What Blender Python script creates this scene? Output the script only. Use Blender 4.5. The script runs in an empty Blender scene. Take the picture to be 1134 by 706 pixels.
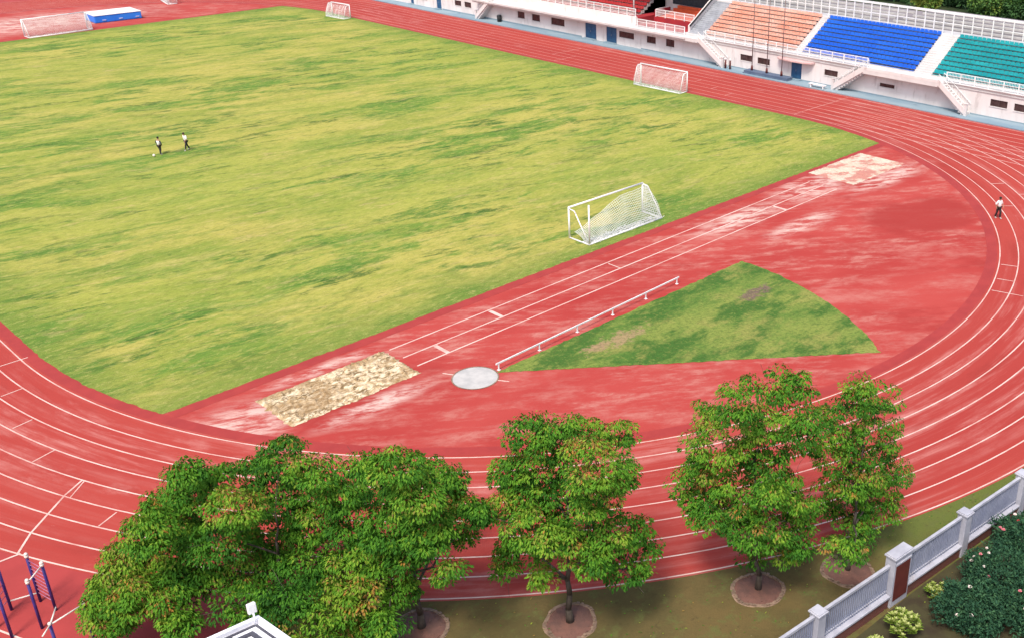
import bpy, bmesh, math, random
from mathutils import Vector, Matrix
random.seed(11)
C = bpy.context.scene.collection
S = bpy.context.scene
PI = math.pi

# ------------------------------------------------------------------ mesh helper
class MB:
    """collects faces; build() links them as ONE mesh object"""
    def __init__(s): s.v=[]; s.f=[]; s.m=[]; s.uv=[]; s.col=[]
    def face(s, pts, m=0, uv=None, col=None):
        i=len(s.v); s.v += [tuple(p) for p in pts]; s.f.append(tuple(range(i,i+len(pts)))); s.m.append(m)
        s.uv.append(uv); s.col.append(col)
    def box(s, x0,y0,z0,x1,y1,z1, m=0):
        s.hexa([(x0,y0,z0),(x1,y0,z0),(x1,y1,z0),(x0,y1,z0),(x0,y0,z1),(x1,y0,z1),(x1,y1,z1),(x0,y1,z1)], m)
    def hexa(s, p, m=0):
        i=len(s.v); s.v += [tuple(q) for q in p]
        for f in ((0,3,2,1),(4,5,6,7),(0,1,5,4),(1,2,6,5),(2,3,7,6),(3,0,4,7)):
            s.f.append(tuple(i+k for k in f)); s.m.append(m); s.uv.append(None); s.col.append(None)
    def obox(s, c, ex, ey, ez, m=0):
        """box with centre of base c and half axes ex, ey (vectors) and full height vector ez"""
        c=Vector(c); ex=Vector(ex); ey=Vector(ey); ez=Vector(ez)
        b=[c-ex-ey, c+ex-ey, c+ex+ey, c-ex+ey]
        s.hexa(b+[q+ez for q in b], m)
    def tube(s, p0, p1, r0, r1=None, n=8, m=0, cap=True):
        if r1 is None: r1=r0
        p0=Vector(p0); p1=Vector(p1); d=(p1-p0)
        if d.length<1e-6: return
        d.normalize(); a=d.orthogonal().normalized(); b=d.cross(a)
        i=len(s.v)
        for k in range(n):
            t=2*PI*k/n; o=a*math.cos(t)+b*math.sin(t)
            s.v.append(tuple(p0+o*r0)); s.v.append(tuple(p1+o*r1))
        for k in range(n):
            j=(k+1)%n
            s.f.append((i+2*k,i+2*j,i+2*j+1,i+2*k+1)); s.m.append(m); s.uv.append(None); s.col.append(None)
        if cap:
            s.f.append(tuple(i+2*k for k in reversed(range(n)))); s.f.append(tuple(i+2*k+1 for k in range(n)))
            s.m += [m,m]; s.uv += [None,None]; s.col += [None,None]
    def path(s, pts, r, n=8, m=0):
        for a,b in zip(pts[:-1],pts[1:]): s.tube(a,b,r,r,n,m)
    def ball(s, c, rx, ry=None, rz=None, nu=10, nv=6, m=0):
        ry=ry or rx; rz=rz or rx; i=len(s.v); cx,cy,cz=c
        for a in range(nv+1):
            th=PI*a/nv
            for b in range(nu):
                ph=2*PI*b/nu
                s.v.append((cx+rx*math.sin(th)*math.cos(ph), cy+ry*math.sin(th)*math.sin(ph), cz+rz*math.cos(th)))
        for a in range(nv):
            for b in range(nu):
                q=(b+1)%nu
                s.f.append((i+a*nu+b,i+(a+1)*nu+b,i+(a+1)*nu+q,i+a*nu+q)); s.m.append(m); s.uv.append(None); s.col.append(None)
    def build(s, name, mats, parent=None, smooth=False, bevel=0):
        off=Vector((0,0,0)); p=parent
        while p: off+=p.location; p=p.parent
        me=bpy.data.meshes.new(name)
        me.from_pydata([tuple(Vector(v)-off) for v in s.v], [], s.f)
        if not isinstance(mats,(list,tuple)): mats=[mats]
        for q in mats: me.materials.append(q)
        me.polygons.foreach_set('material_index', s.m)
        if any(u is not None for u in s.uv):
            ul=me.uv_layers.new(name='UVMap')
            for pl,u in zip(me.polygons,s.uv):
                if u:
                    for li,q in zip(pl.loop_indices,u): ul.data[li].uv=q
        if any(c is not None for c in s.col):
            at=me.attributes.new('tint','FLOAT','FACE')
            at.data.foreach_set('value',[c if c is not None else .5 for c in s.col])
        if smooth:
            me.polygons.foreach_set('use_smooth',[True]*len(me.polygons))
        me.validate(); me.update()
        o=bpy.data.objects.new(name,me); C.objects.link(o)
        if parent: o.parent=parent
        if bevel:
            b=o.modifiers.new('bevel','BEVEL'); b.width=bevel; b.segments=2; b.limit_method='ANGLE'
        return o

def tag(o,label=None,cat=None,group=None,kind=None):
    if label: o['label']=label
    if cat: o['category']=cat
    if group: o['group']=group
    if kind: o['kind']=kind
    return o
def thing(name,label,cat,loc=(0,0,0),group=None):
    o=bpy.data.objects.new(name,None); C.objects.link(o); o.location=loc; o.empty_display_size=.3
    bpy.context.view_layer.update()
    return tag(o,label,cat,group)
def children(o): return [c for c in bpy.data.objects if c.parent==o]
def copy_tree(o,parent=None):
    c=o.copy(); C.objects.link(c)
    if parent: c.parent=parent
    for ch in children(o): copy_tree(ch,c)
    return c
def struct(o): o['kind']='structure'; return o

# ------------------------------------------------------------------ materials
def srgb(r,g,b):
    f=lambda c:(c/255/12.92) if c/255<=.04045 else ((c/255+.055)/1.055)**2.4
    return (f(r),f(g),f(b),1)
class NT:
    def __init__(s,name):
        s.mat=bpy.data.materials.new(name); s.mat.use_nodes=True; s.t=s.mat.node_tree; s.t.nodes.clear()
        s.out=s.n('ShaderNodeOutputMaterial'); s.b=s.n('ShaderNodeBsdfPrincipled')
        s.l(s.b.outputs[0],s.out.inputs[0])
    def n(s,t,**k):
        x=s.t.nodes.new(t)
        for a,b in k.items(): setattr(x,a,b)
        return x
    def l(s,a,b): s.t.links.new(a,b)
    def coord(s,kind='Object',scale=(1,1,1),rot=(0,0,0),loc=(0,0,0),src=None):
        if src is None: src=s.n('ShaderNodeTexCoord').outputs[kind]
        if any(rot):                      # turn first, then stretch
            q=s.n('ShaderNodeMapping'); q.inputs['Rotation'].default_value=rot; s.l(src,q.inputs['Vector']); src=q.outputs[0]
        m=s.n('ShaderNodeMapping'); m.inputs['Scale'].default_value=scale; m.inputs['Location'].default_value=loc
        s.l(src,m.inputs['Vector']); return m.outputs[0]
    def noise(s,vec,scale=1,detail=4,rough=.55,dist=0):
        x=s.n('ShaderNodeTexNoise'); x.inputs['Scale'].default_value=scale; x.inputs['Detail'].default_value=detail
        x.inputs['Roughness'].default_value=rough; x.inputs['Distortion'].default_value=dist
        if vec is not None: s.l(vec,x.inputs['Vector'])
        return x.outputs['Fac']
    def ramp(s,fac,lo,hi,a=0,b=1):
        r=s.n('ShaderNodeMapRange'); r.interpolation_type='SMOOTHSTEP'
        for k,v in zip((1,2,3,4),(lo,hi,a,b)): r.inputs[k].default_value=v
        s.l(fac,r.inputs[0]); return r.outputs[0]
    def math(s,op,a,b=None):
        x=s.n('ShaderNodeMath',operation=op)
        for i,q in enumerate((a,b)):
            if q is None: continue
            if isinstance(q,(int,float)): x.inputs[i].default_value=q
            else: s.l(q,x.inputs[i])
        return x.outputs[0]
    def mix(s,fac,a,b,blend='MIX'):
        x=s.n('ShaderNodeMix',data_type='RGBA',blend_type=blend)
        if isinstance(fac,(int,float)): x.inputs[0].default_value=fac
        else: s.l(fac,x.inputs[0])
        for i,q in ((6,a),(7,b)):
            if isinstance(q,tuple): x.inputs[i].default_value=q
            else: s.l(q,x.inputs[i])
        return x.outputs[2]
    def color(s,c):
        if isinstance(c,tuple): s.b.inputs['Base Color'].default_value=c
        else: s.l(c,s.b.inputs['Base Color'])
    def bump(s,h,strength=.3,dist=.05):
        x=s.n('ShaderNodeBump'); x.inputs['Strength'].default_value=strength; x.inputs['Distance'].default_value=dist
        s.l(h,x.inputs['Height']); s.l(x.outputs[0],s.b.inputs['Normal'])
    def fin(s,rough=.8,metal=0,spec=.3):
        s.b.inputs['Roughness'].default_value=rough; s.b.inputs['Metallic'].default_value=metal
        s.b.inputs['Specular IOR Level'].default_value=spec; return s.mat
def surf(name,c1,c2,scale=1.,stretch=(1,1,1),rough=.75,bump=0,lo=.35,hi=.65,spec=.3,metal=0,grime=None,gscale=.6):
    t=NT(name); v=t.coord(scale=stretch)
    n=t.noise(v,scale,5,.6); c=t.mix(t.ramp(n,lo,hi),c1,c2)
    if grime:
        g=t.noise(t.coord(scale=(1,1,.25)),gscale,6,.65); c=t.mix(t.ramp(g,.55,.75,0,.7),c,grime)
    t.color(c)
    if bump: t.bump(t.noise(v,scale*4,3),bump,.03)
    return t.fin(rough,metal,spec)

RED=(.36,.053,.041,1); RED2=(.29,.030,.028,1); PINK=(.48,.19,.165,1)
def m_track():
    t=NT('track_rubber'); uv=t.n('ShaderNodeTexCoord').outputs['UV']
    c=t.mix(t.ramp(t.noise(t.coord(src=uv,scale=(.03,.16,1)),1,4),.3,.7),RED,(.32,.041,.034,1))
    # worn streaks following the lanes, broken into blotches
    bk=t.noise(t.coord(src=uv,scale=(.55,1.1,1),loc=(2,8,0)),1,7,.7)
    st=t.noise(t.coord(src=uv,scale=(.10,1.5,1)),1,7,.68,.4)
    ar=t.noise(t.coord(src=uv,scale=(.035,.14,1),loc=(3,1,0)),1,3)
    wear=t.math('MULTIPLY',t.math('MULTIPLY',t.ramp(st,.44,.66),t.ramp(ar,.42,.64,.12,1)),t.ramp(bk,.36,.6,.25,1))
    c=t.mix(t.math('MULTIPLY',wear,.8),c,PINK)
    bl=t.noise(t.coord(src=uv,scale=(.22,.5,1),loc=(9,4,0)),1,7,.68)
    c=t.mix(t.ramp(bl,.57,.76,0,.65),c,PINK)
    dk=t.noise(t.coord(src=uv,scale=(.12,.5,1),loc=(19,3,0)),1,6,.65)
    c=t.mix(t.ramp(dk,.54,.70,0,.5),c,(.26,.034,.027,1))
    # seams across the rubber sheets and small scuffs
    sc=t.noise(t.coord(src=uv,scale=(1.5,5,1),loc=(1,1,0)),1,5,.75)
    c=t.mix(t.ramp(sc,.64,.74,0,.5),c,(.47,.22,.19,1))
    g=t.noise(t.coord(),14,3); c=t.mix(t.ramp(g,.2,.8,0,.16),c,(.2,.03,.03,1))
    t.color(c); t.bump(t.noise(t.coord(),60,2),.15,.01)
    return t.fin(.9,0,.08)
def m_court():
    t=NT('court_rubber'); o=t.n('ShaderNodeTexCoord').outputs['Object']
    c=t.mix(t.ramp(t.noise(t.coord(src=o,scale=(.07,.12,1)),1,4),.3,.7),(.330,.038,.033,1),(.390,.059,.050,1))
    st=t.noise(t.coord(src=o,scale=(.24,.85,1),rot=(0,0,.62)),1,8,.72)
    br=t.noise(t.coord(src=o,scale=(.7,1.1,1),loc=(3,3,0)),1,6,.7)
    ar=t.noise(t.coord(src=o,scale=(.06,.1,1),loc=(2,7,0)),1,3)
    w=t.math('MULTIPLY',t.math('MULTIPLY',t.ramp(st,.45,.64),t.ramp(ar,.38,.60,.3,1)),t.ramp(br,.36,.58,.2,1))
    c=t.mix(t.math('MULTIPLY',w,.85),c,(.46,.20,.165,1))
    cl=t.noise(t.coord(src=o,scale=(.16,.30,1),rot=(0,0,.75),loc=(5,9,0)),1,8,.72)
    c=t.mix(t.ramp(cl,.50,.72,0,.65),c,(.46,.18,.15,1))
    dk=t.noise(t.coord(src=o,scale=(.10,.18,1),rot=(0,0,.75),loc=(15,2,0)),1,6,.65)
    c=t.mix(t.ramp(dk,.53,.66,0,.7),c,(.29,.032,.028,1))
    q=t.coord(src=o,loc=(-19/6.5,24.5/4.2,0),scale=(1/6.5,1/4.2,0)); ln=t.n('ShaderNodeVectorMath',operation='LENGTH'); t.l(q,ln.inputs[0])
    rr=t.math('ADD',ln.outputs['Value'],t.math('MULTIPLY',t.math('SUBTRACT',t.noise(t.coord(src=o,scale=(.3,.3,1)),1,5,.6),.5),1.4))
    c=t.mix(t.ramp(rr,.5,1.0,.9,0),c,(.30,.036,.031,1))
    # sand blown out around both jumping pits and scuffed places
    tot=None
    for (x,y,rx,ry) in ((-31,-15.6,4.2,2.6),(18.5,-14.6,5.5,2.6),(25,-17.6,6.5,1.6),(9,-15,6,1.7),(11,-19,5,1.2),(0,108,22,9),(-25,-18.6,4,1.0),(-25,-13.2,4,.6),(24,-12.3,5,1.0)):
        d=t.coord(src=o,loc=(-x/rx,-y/ry,0),scale=(1/rx,1/ry,0))
        ln=t.n('ShaderNodeVectorMath',operation='LENGTH'); t.l(d,ln.inputs[0])
        q=t.ramp(ln.outputs['Value'],.25,1.15,1,0)
        tot=q if tot is None else t.math('MAXIMUM',tot,q)
    sn=t.noise(t.coord(src=o,scale=(.45,1.5,1),rot=(0,0,.5)),1,8,.74,.3)
    c=t.mix(t.math('MULTIPLY',t.math('MULTIPLY',tot,t.ramp(sn,.40,.60)),.9),c,(.60,.46,.40,1))
    g=t.noise(o,14,3); c=t.mix(t.ramp(g,.2,.8,0,.14),c,(.2,.03,.03,1))
    t.color(c); t.bump(t.noise(o,60,2),.15,.01)
    return t.fin(.9,0,.08)
def m_field():
    t=NT('dry_lawn'); o=t.n('ShaderNodeTexCoord').outputs['Object']; TH=.17
    sep=t.n('ShaderNodeSeparateXYZ'); t.l(o,sep.inputs[0])
    # slow waviness so that no streak is ruler straight
    wv=t.n('ShaderNodeTexNoise'); wv.inputs['Scale'].default_value=.12; wv.inputs['Detail'].default_value=5; t.l(o,wv.inputs['Vector'])
    ad=t.n('ShaderNodeVectorMath',operation='MULTIPLY_ADD'); t.l(wv.outputs['Color'],ad.inputs[0]); ad.inputs[1].default_value=(3,3,0); t.l(o,ad.inputs[2]); wo=ad.outputs[0]
    big=t.noise(t.coord(src=wo,scale=(.030,.06,1),rot=(0,0,TH),loc=(1.7,.3,0)),1,4)
    c=t.mix(t.ramp(big,.35,.65),(.285,.305,.058,1),(.375,.330,.080,1))
    mid=t.noise(t.coord(src=wo,scale=(.10,.28,1),rot=(0,0,TH)),1,8,.7)
    c=t.mix(t.ramp(mid,.42,.62,0,.75),c,(.205,.250,.040,1))
    a1=t.noise(t.coord(src=wo,scale=(.035,.085,1),rot=(0,0,TH),loc=(7,5,0)),1,4,.6)
    br=t.noise(t.coord(src=o,scale=(.55,1.5,1),loc=(5,1,0)),1,7,.72)      # breaks every streak into tufts
    brk=t.ramp(br,.40,.52,.25,1)
    # areas and streaks that have stayed green, the darkest in the middle of the green ones
    gp=t.noise(t.coord(src=wo,scale=(.06,.22,1),rot=(0,0,TH),loc=(11,6,0)),1,8,.7)
    c=t.mix(t.math('MULTIPLY',t.math('MULTIPLY',t.ramp(gp,.50,.57),t.ramp(a1,.42,.54,.45,1)),t.ramp(br,.38,.52,.45,1)),c,(.105,.200,.030,1))
    for (sx,sy,lc,lo,hi,st,col) in ((.12,.42,4,.51,.59,.85,(.062,.150,.024,1)),(.15,.62,14,.545,.61,.85,(.028,.088,.016,1)),(.11,.5,33,.52,.66,.6,(.43,.36,.115,1)),(.3,.9,47,.55,.66,.6,(.44,.32,.15,1)),(.5,1.1,61,.57,.66,.7,(.070,.120,.022,1))):
        s1=t.noise(t.coord(src=wo,scale=(sx,sy,1),rot=(0,0,TH+.06*(lc%3-1)),loc=(lc,lc*.7,0)),1,8,.72)
        k=t.math('MULTIPLY',t.ramp(s1,lo,hi),t.ramp(a1,.40,.58,.3 if lc<30 else .8,1 if lc<30 else .5))
        if lc<30 or lc>60: k=t.math('MULTIPLY',k,brk)
        c=t.mix(t.math('MULTIPLY',k,st),c,col)
    # greener margins along the kerb
    ed=t.math('MINIMUM',t.math('ADD',sep.outputs[1],11.7),t.math('MINIMUM',t.math('SUBTRACT',96.1,sep.outputs[1]),t.math('SUBTRACT',35,t.math('ABSOLUTE',sep.outputs[0]))))
    en=t.math('ADD',ed,t.math('MULTIPLY',t.noise(t.coord(src=o,scale=(.2,.3,1)),1,5),-6))
    c=t.mix(t.ramp(en,-3.2,1.2,.75,0),c,(.105,.180,.030,1))
    g=t.noise(t.coord(src=o,scale=(1.6,3.4,1)),1,7,.8)
    c=t.mix(t.ramp(g,.46,.64,0,.42),c,(.10,.11,.022,1))
    h=t.noise(t.coord(src=o,scale=(1.4,3.2,1),loc=(5,5,0)),1,7,.8)
    c=t.mix(t.ramp(h,.50,.64,0,.4),c,(.46,.39,.14,1))
    t.color(c); t.bump(t.noise(t.coord(src=o,scale=(1,1.4,1)),2.2,6,.75),.6,.14)
    return t.fin(.95,0,.1)
def m_sector():
    t=NT('sector_lawn'); o=t.n('ShaderNodeTexCoord').outputs['Object']
    c=t.mix(t.ramp(t.noise(t.coord(src=o,scale=(.2,.35,1)),1,5,.6,.5),.33,.62),(.085,.165,.030,1),(.190,.230,.050,1))
    d=t.noise(t.coord(src=o,scale=(.22,.5,1),loc=(5,2,0)),1,8,.7)
    c=t.mix(t.ramp(d,.45,.58,0,.9),c,(.040,.110,.020,1))
    y=t.noise(t.coord(src=o,scale=(.3,.5,1),loc=(8,1,0)),1,8,.7)
    c=t.mix(t.ramp(y,.50,.64,0,.75),c,(.25,.24,.065,1))
    for (x,y_,rx,ry,col) in ((-11.3,-22.3,2.6,.9,(.30,.21,.11,1)),(-.9,-24.0,2.0,.85,(.16,.10,.085,1)),(-13.0,-22.2,1.2,.6,(.30,.20,.11,1))):
        q=t.coord(src=o,loc=(-x/rx,-y_/ry,0),scale=(1/rx,1/ry,0))
        ln=t.n('ShaderNodeVectorMath',operation='LENGTH'); t.l(q,ln.inputs[0])
        nn=t.math('ADD',ln.outputs['Value'],t.math('MULTIPLY',t.math('SUBTRACT',t.noise(o,1.3,8,.78),.5),4.2))
        c=t.mix(t.ramp(nn,.35,.9,.95,0),c,col)
    g=t.noise(t.coord(src=o),5,6,.7); c=t.mix(t.ramp(g,.42,.68,0,.5),c,(.05,.08,.018,1)); g2=t.noise(t.coord(src=o,loc=(4,4,0)),3,7,.75); c=t.mix(t.ramp(g2,.5,.68,0,.45),c,(.27,.28,.07,1))
    t.color(c); t.bump(t.noise(o,4,5,.7),.5,.12); return t.fin(.95,0,.1)
def m_line():
    t=NT('white_line_paint'); o=t.n('ShaderNodeTexCoord').outputs['Object']
    c=t.mix(t.ramp(t.noise(o,.5,6,.7),.40,.72,0,.75),(.64,.47,.41,1),(.45,.15,.12,1))
    c=t.mix(t.ramp(t.noise(o,.06,3),.45,.65,0,.35),c,(.50,.20,.17,1))
    sp=t.n('ShaderNodeSeparateXYZ'); t.l(o,sp.inputs[0])       # most worn on the home straight
    c=t.mix(t.math('MULTIPLY',t.ramp(sp.outputs[0],22,34),t.math('MULTIPLY',t.ramp(sp.outputs[1],-22,2),.48)),c,(.43,.13,.105,1))
    t.color(c); return t.fin(.7)
def m_verge():
    t=NT('verge_soil'); o=t.n('ShaderNodeTexCoord').outputs['Object']; sep=t.n('ShaderNodeSeparateXYZ'); t.l(o,sep.inputs[0])
    c=t.mix(t.ramp(t.noise(o,.35,6,.65),.35,.65),(.125,.088,.034,1),(.090,.072,.028,1))
    gr=t.math('ADD',sep.outputs[0],t.math('MULTIPLY',t.noise(o,.6,5,.65),9))
    c=t.mix(t.ramp(gr,-15.5,-9,0,.85),c,(.10,.130,.028,1))
    m2=t.noise(o,1.5,6,.7); c=t.mix(t.ramp(m2,.50,.66,0,.7),c,(.105,.115,.036,1)); m3=t.noise(t.coord(src=o,loc=(6,2,0)),2.5,7,.75); c=t.mix(t.ramp(m3,.55,.68,0,.6),c,(.060,.045,.02,1))
    li=t.noise(o,6,3,.8); c=t.mix(t.ramp(li,.68,.74,0,.5),c,(.30,.22,.12,1))
    t.color(c); t.bump(t.noise(o,9,5,.7),.4,.05); return t.fin(.95,0,.1)
def m_leaf(name,cols,trans=.3):
    t=NT(name); a=t.n('ShaderNodeAttribute',attribute_name='tint')
    r=t.n('ShaderNodeValToRGB'); e=r.color_ramp.elements
    e[0].position=cols[0][0]; e[0].color=cols[0][1]; e[1].position=cols[-1][0]; e[1].color=cols[-1][1]
    for p,c in cols[1:-1]: x=e.new(p); x.color=c
    t.l(a.outputs['Fac'],r.inputs[0]); t.color(r.outputs[0]); t.fin(.65,0,.12)
    tr=t.n('ShaderNodeBsdfTranslucent'); t.l(r.outputs[0],tr.inputs[0])
    mx=t.n('ShaderNodeMixShader'); mx.inputs[0].default_value=trans
    t.l(t.b.outputs[0],mx.inputs[1]); t.l(tr.outputs[0],mx.inputs[2]); t.l(mx.outputs[0],t.out.inputs[0])
    return t.mat
def m_seat(name,c,stain):
    t=NT(name); o=t.n('ShaderNodeTexCoord').outputs['Object']
    q=t.mix(t.ramp(t.noise(t.coord(src=o,scale=(1,.25,1)),1.2,7,.7),.38,.66,0,.8),c,stain)
    t.color(q); return t.fin(.5,0,.3)
M={}
M['track']=m_track(); M['court']=m_court(); M['field']=m_field(); M['sector']=m_sector(); M['line']=m_line(); M['verge']=m_verge()
M['edge']=surf('dark_red_edge',(.32,.036,.031,1),(.28,.030,.027,1),.8,(1,1,1))
M['plaza']=surf('plaza_rubber',(.34,.042,.038,1),(.30,.036,.033,1),.5,bump=.1)
M['ground']=surf('far_ground',(.10,.10,.05,1),(.16,.14,.09,1),.05)
M['paving']=surf('grey_paving',(.22,.22,.21,1),(.32,.31,.30,1),.15,(1,1,1))
M['bed']=surf('bed_soil',(.036,.026,.014,1),(.055,.05,.02,1),.9,bump=.5)
M['sand']=None
def m_sand(name='pit_sand',pale=0):
    t=NT(name); o=t.n('ShaderNodeTexCoord').outputs['Object']
    c=t.mix(t.ramp(t.noise(t.coord(src=o,scale=(1,1.6,1)),1.5,6,.7,.8),.38,.62),(.40,.28,.15,1),(.74,.62,.44,1))
    c=t.mix(t.ramp(t.noise(t.coord(src=o,scale=(.8,1.3,1),loc=(3,3,0)),2.4,6,.75,1),.50,.58,0,.9),c,(.15,.095,.04,1))
    c=t.mix(t.ramp(t.noise(o,.45,4),.62,.72,0,.8),c,(.10,.13,.04,1))
    bp=t.noise(t.coord(src=o,scale=(.35,.6,1),loc=(2,6,0)),1,6,.7)
    c=t.mix(t.ramp(bp,.44,.58,0,.75),c,(.29,.185,.09,1))
    if pale:
        c=t.mix(t.ramp(t.noise(o,.8,6,.7),.3,.7,.55,.95),c,(.60,.50,.41,1))
        rd=t.noise(t.coord(src=o,scale=(.4,.8,1),rot=(0,0,.5),loc=(1,3,0)),1,8,.75); c=t.mix(t.ramp(rd,.47,.56,0,.85),c,(.43,.15,.12,1))
    t.color(c); t.bump(t.noise(o,4,6,.7,.5),.6,.12); return t.fin(.95,0,.1)
M['sand']=m_sand(); M['sand_pale']=m_sand('worn_pale_sand',1)
M['concrete']=surf('pale_concrete',(.46,.44,.42,1),(.36,.35,.34,1),1.2,bump=.1)
M['wall']=surf('white_render',(.68,.63,.615,1),(.60,.55,.535,1),.4,(1,1,.4),grime=(.36,.30,.28,1),gscale=1.6)
M['slab']=surf('white_slab',(.60,.57,.56,1),(.52,.49,.48,1),.5,grime=(.42,.38,.36,1))
M['strip']=surf('blue_grey_paint',(.17,.25,.31,1),(.24,.31,.35,1),.4,(1,.3,1),grime=(.10,.15,.19,1))
M['glass']=surf('dark_window_glass',(.03,.022,.022,1),(.06,.042,.042,1),2,rough=.15,spec=.5)
M['frame']=surf('window_frame_paint',(.075,.048,.044,1),(.06,.04,.036,1),3)
M['door']=surf('blue_door_paint',(.02,.075,.17,1),(.03,.10,.20,1),2,rough=.45)
M['white']=surf('white_enamel',(.76,.75,.74,1),(.68,.67,.67,1),2,rough=.4,grime=(.45,.40,.36,1),gscale=2)
M['net']=surf('net_cord',(.72,.72,.70,1),(.62,.64,.62,1),4)
M['metal']=surf('grey_metal',(.30,.31,.33,1),(.24,.25,.26,1),3,rough=.4,metal=.4)
M['pole']=surf('pole_metal',(.20,.13,.12,1),(.26,.20,.19,1),3,rough=.4,metal=.3)
M['dark']=surf('dark_paint',(.025,.03,.04,1),(.04,.045,.055,1),3,rough=.5)
M['black']=surf('black_rubber',(.015,.015,.018,1),(.03,.03,.03,1),3)
M['blue_seat']=m_seat('blue_seat_plastic',(.010,.095,.50,1),(.02,.14,.57,1))
M['teal_seat']=m_seat('teal_seat_plastic',(.007,.24,.265,1),(.02,.33,.35,1))
M['orange_seat']=m_seat('orange_seat_plastic',(.62,.26,.18,1),(.66,.45,.38,1))
M['red_seat']=m_seat('red_seat_plastic',(.36,.018,.022,1),(.42,.05,.05,1))
M['red_carpet']=surf('red_floor',(.33,.025,.03,1),(.26,.02,.03,1),.6)
M['vermilion']=surf('vermilion_bench',(.62,.10,.03,1),(.55,.08,.03,1),1)
M['mat_blue']=surf('mat_vinyl_blue',(.02,.18,.72,1),(.03,.22,.76,1),.5,rough=.45)
M['indigo']=surf('indigo_enamel',(.035,.022,.14,1),(.05,.035,.18,1),2,rough=.4)
M['bar_white']=surf('bar_white',(.70,.64,.58,1),(.62,.56,.50,1),3,rough=.4)
M['rung']=surf('rung_pink',(.38,.14,.22,1),(.32,.11,.2,1),3,rough=.4)
M['bark']=surf('tree_bark',(.055,.042,.032,1),(.095,.075,.06,1),5,(1,1,.2),bump=.6)
M['pit_soil']=surf('tree_pit_soil',(.17,.080,.060,1),(.12,.062,.048,1),2,bump=.6)
M['pit_rim']=surf('tree_pit_rim',(.27,.18,.125,1),(.15,.10,.07,1),2.5,bump=.4)
M['brick']=None
def m_brick():
    t=NT('plinth_brick'); o=t.n('ShaderNodeTexCoord').outputs['Object']
    b=t.n('ShaderNodeTexBrick'); b.inputs['Scale'].default_value=1; b.inputs['Brick Width'].default_value=.24; b.inputs['Row Height'].default_value=.075; b.inputs['Mortar Size'].default_value=.006
    b.inputs['Color1'].default_value=(.17,.045,.033,1); b.inputs['Color2'].default_value=(.12,.034,.028,1); b.inputs['Mortar'].default_value=(.16,.12,.10,1)
    m=t.coord(src=o,rot=(PI/2,0,0)); t.l(m,b.inputs['Vector'])
    c=t.mix(t.ramp(t.noise(o,1.5,5,.7),.5,.72,0,.6),b.outputs[0],(.10,.05,.035,1)); t.color(c); return t.fin(.85)
M['brick']=m_brick()
M['tile_red']=surf('red_brown_tile',(.115,.024,.020,1),(.09,.020,.018,1),2,rough=.5)
M['fence']=surf('fence_paint',(.27,.29,.38,1),(.21,.23,.32,1),1.5,rough=.5)
M['fence_white']=surf('fence_white',(.42,.42,.47,1),(.33,.33,.38,1),1.5,rough=.55,grime=(.30,.27,.27,1),gscale=1.5)
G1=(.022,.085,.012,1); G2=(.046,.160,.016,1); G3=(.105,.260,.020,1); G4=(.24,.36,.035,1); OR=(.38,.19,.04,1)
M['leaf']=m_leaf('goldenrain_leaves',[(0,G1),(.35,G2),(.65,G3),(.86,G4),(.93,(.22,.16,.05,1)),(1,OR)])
M['rose_leaf']=m_leaf('rose_leaves',[(0,(.014,.046,.024,1)),(.5,(.028,.085,.044,1)),(1,(.06,.14,.06,1))],.15)
M['lime_leaf']=m_leaf('lime_leaves',[(0,(.09,.17,.02,1)),(.5,(.22,.30,.04,1)),(1,(.50,.52,.22,1))],.25)
M['bg_leaf']=m_leaf('background_leaves',[(0,(.040,.090,.042,1)),(.5,(.075,.17,.05,1)),(.8,(.15,.25,.045,1)),(1,(.22,.24,.05,1))],.2)
M['petal_pink']=surf('pink_petals',(.72,.28,.30,1),(.62,.18,.22,1),8)
M['petal_white']=surf('white_petals',(.80,.72,.66,1),(.70,.60,.55,1),8)
M['petal_red']=surf('red_petals',(.45,.06,.05,1),(.35,.04,.04,1),8)
M['skin']=surf('skin',(.36,.20,.13,1),(.32,.18,.12,1),8); M['hair']=surf('black_hair',(.010,.009,.008,1),(.02,.018,.016,1),20)
M['shirt']=surf('white_shirt',(.76,.74,.72,1),(.68,.66,.66,1),6); M['trouser']=surf('black_trousers',(.014,.013,.015,1),(.03,.026,.026,1),6)
M['shoe']=surf('pale_shoe',(.45,.42,.38,1),(.35,.33,.30,1),8); M['vest']=surf('dark_sleeve',(.02,.02,.024,1),(.03,.03,.035,1),8)
M['roof_brown']=surf('brown_roof_edge',(.13,.08,.07,1),(.10,.065,.06,1),1)
M['roof_white']=surf('white_parapet',(.78,.78,.82,1),(.70,.70,.76,1),1.2,grime=(.45,.45,.5,1),gscale=1)
M['gutter']=surf('gutter_bitumen',(.045,.045,.06,1),(.08,.08,.10,1),2)
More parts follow.
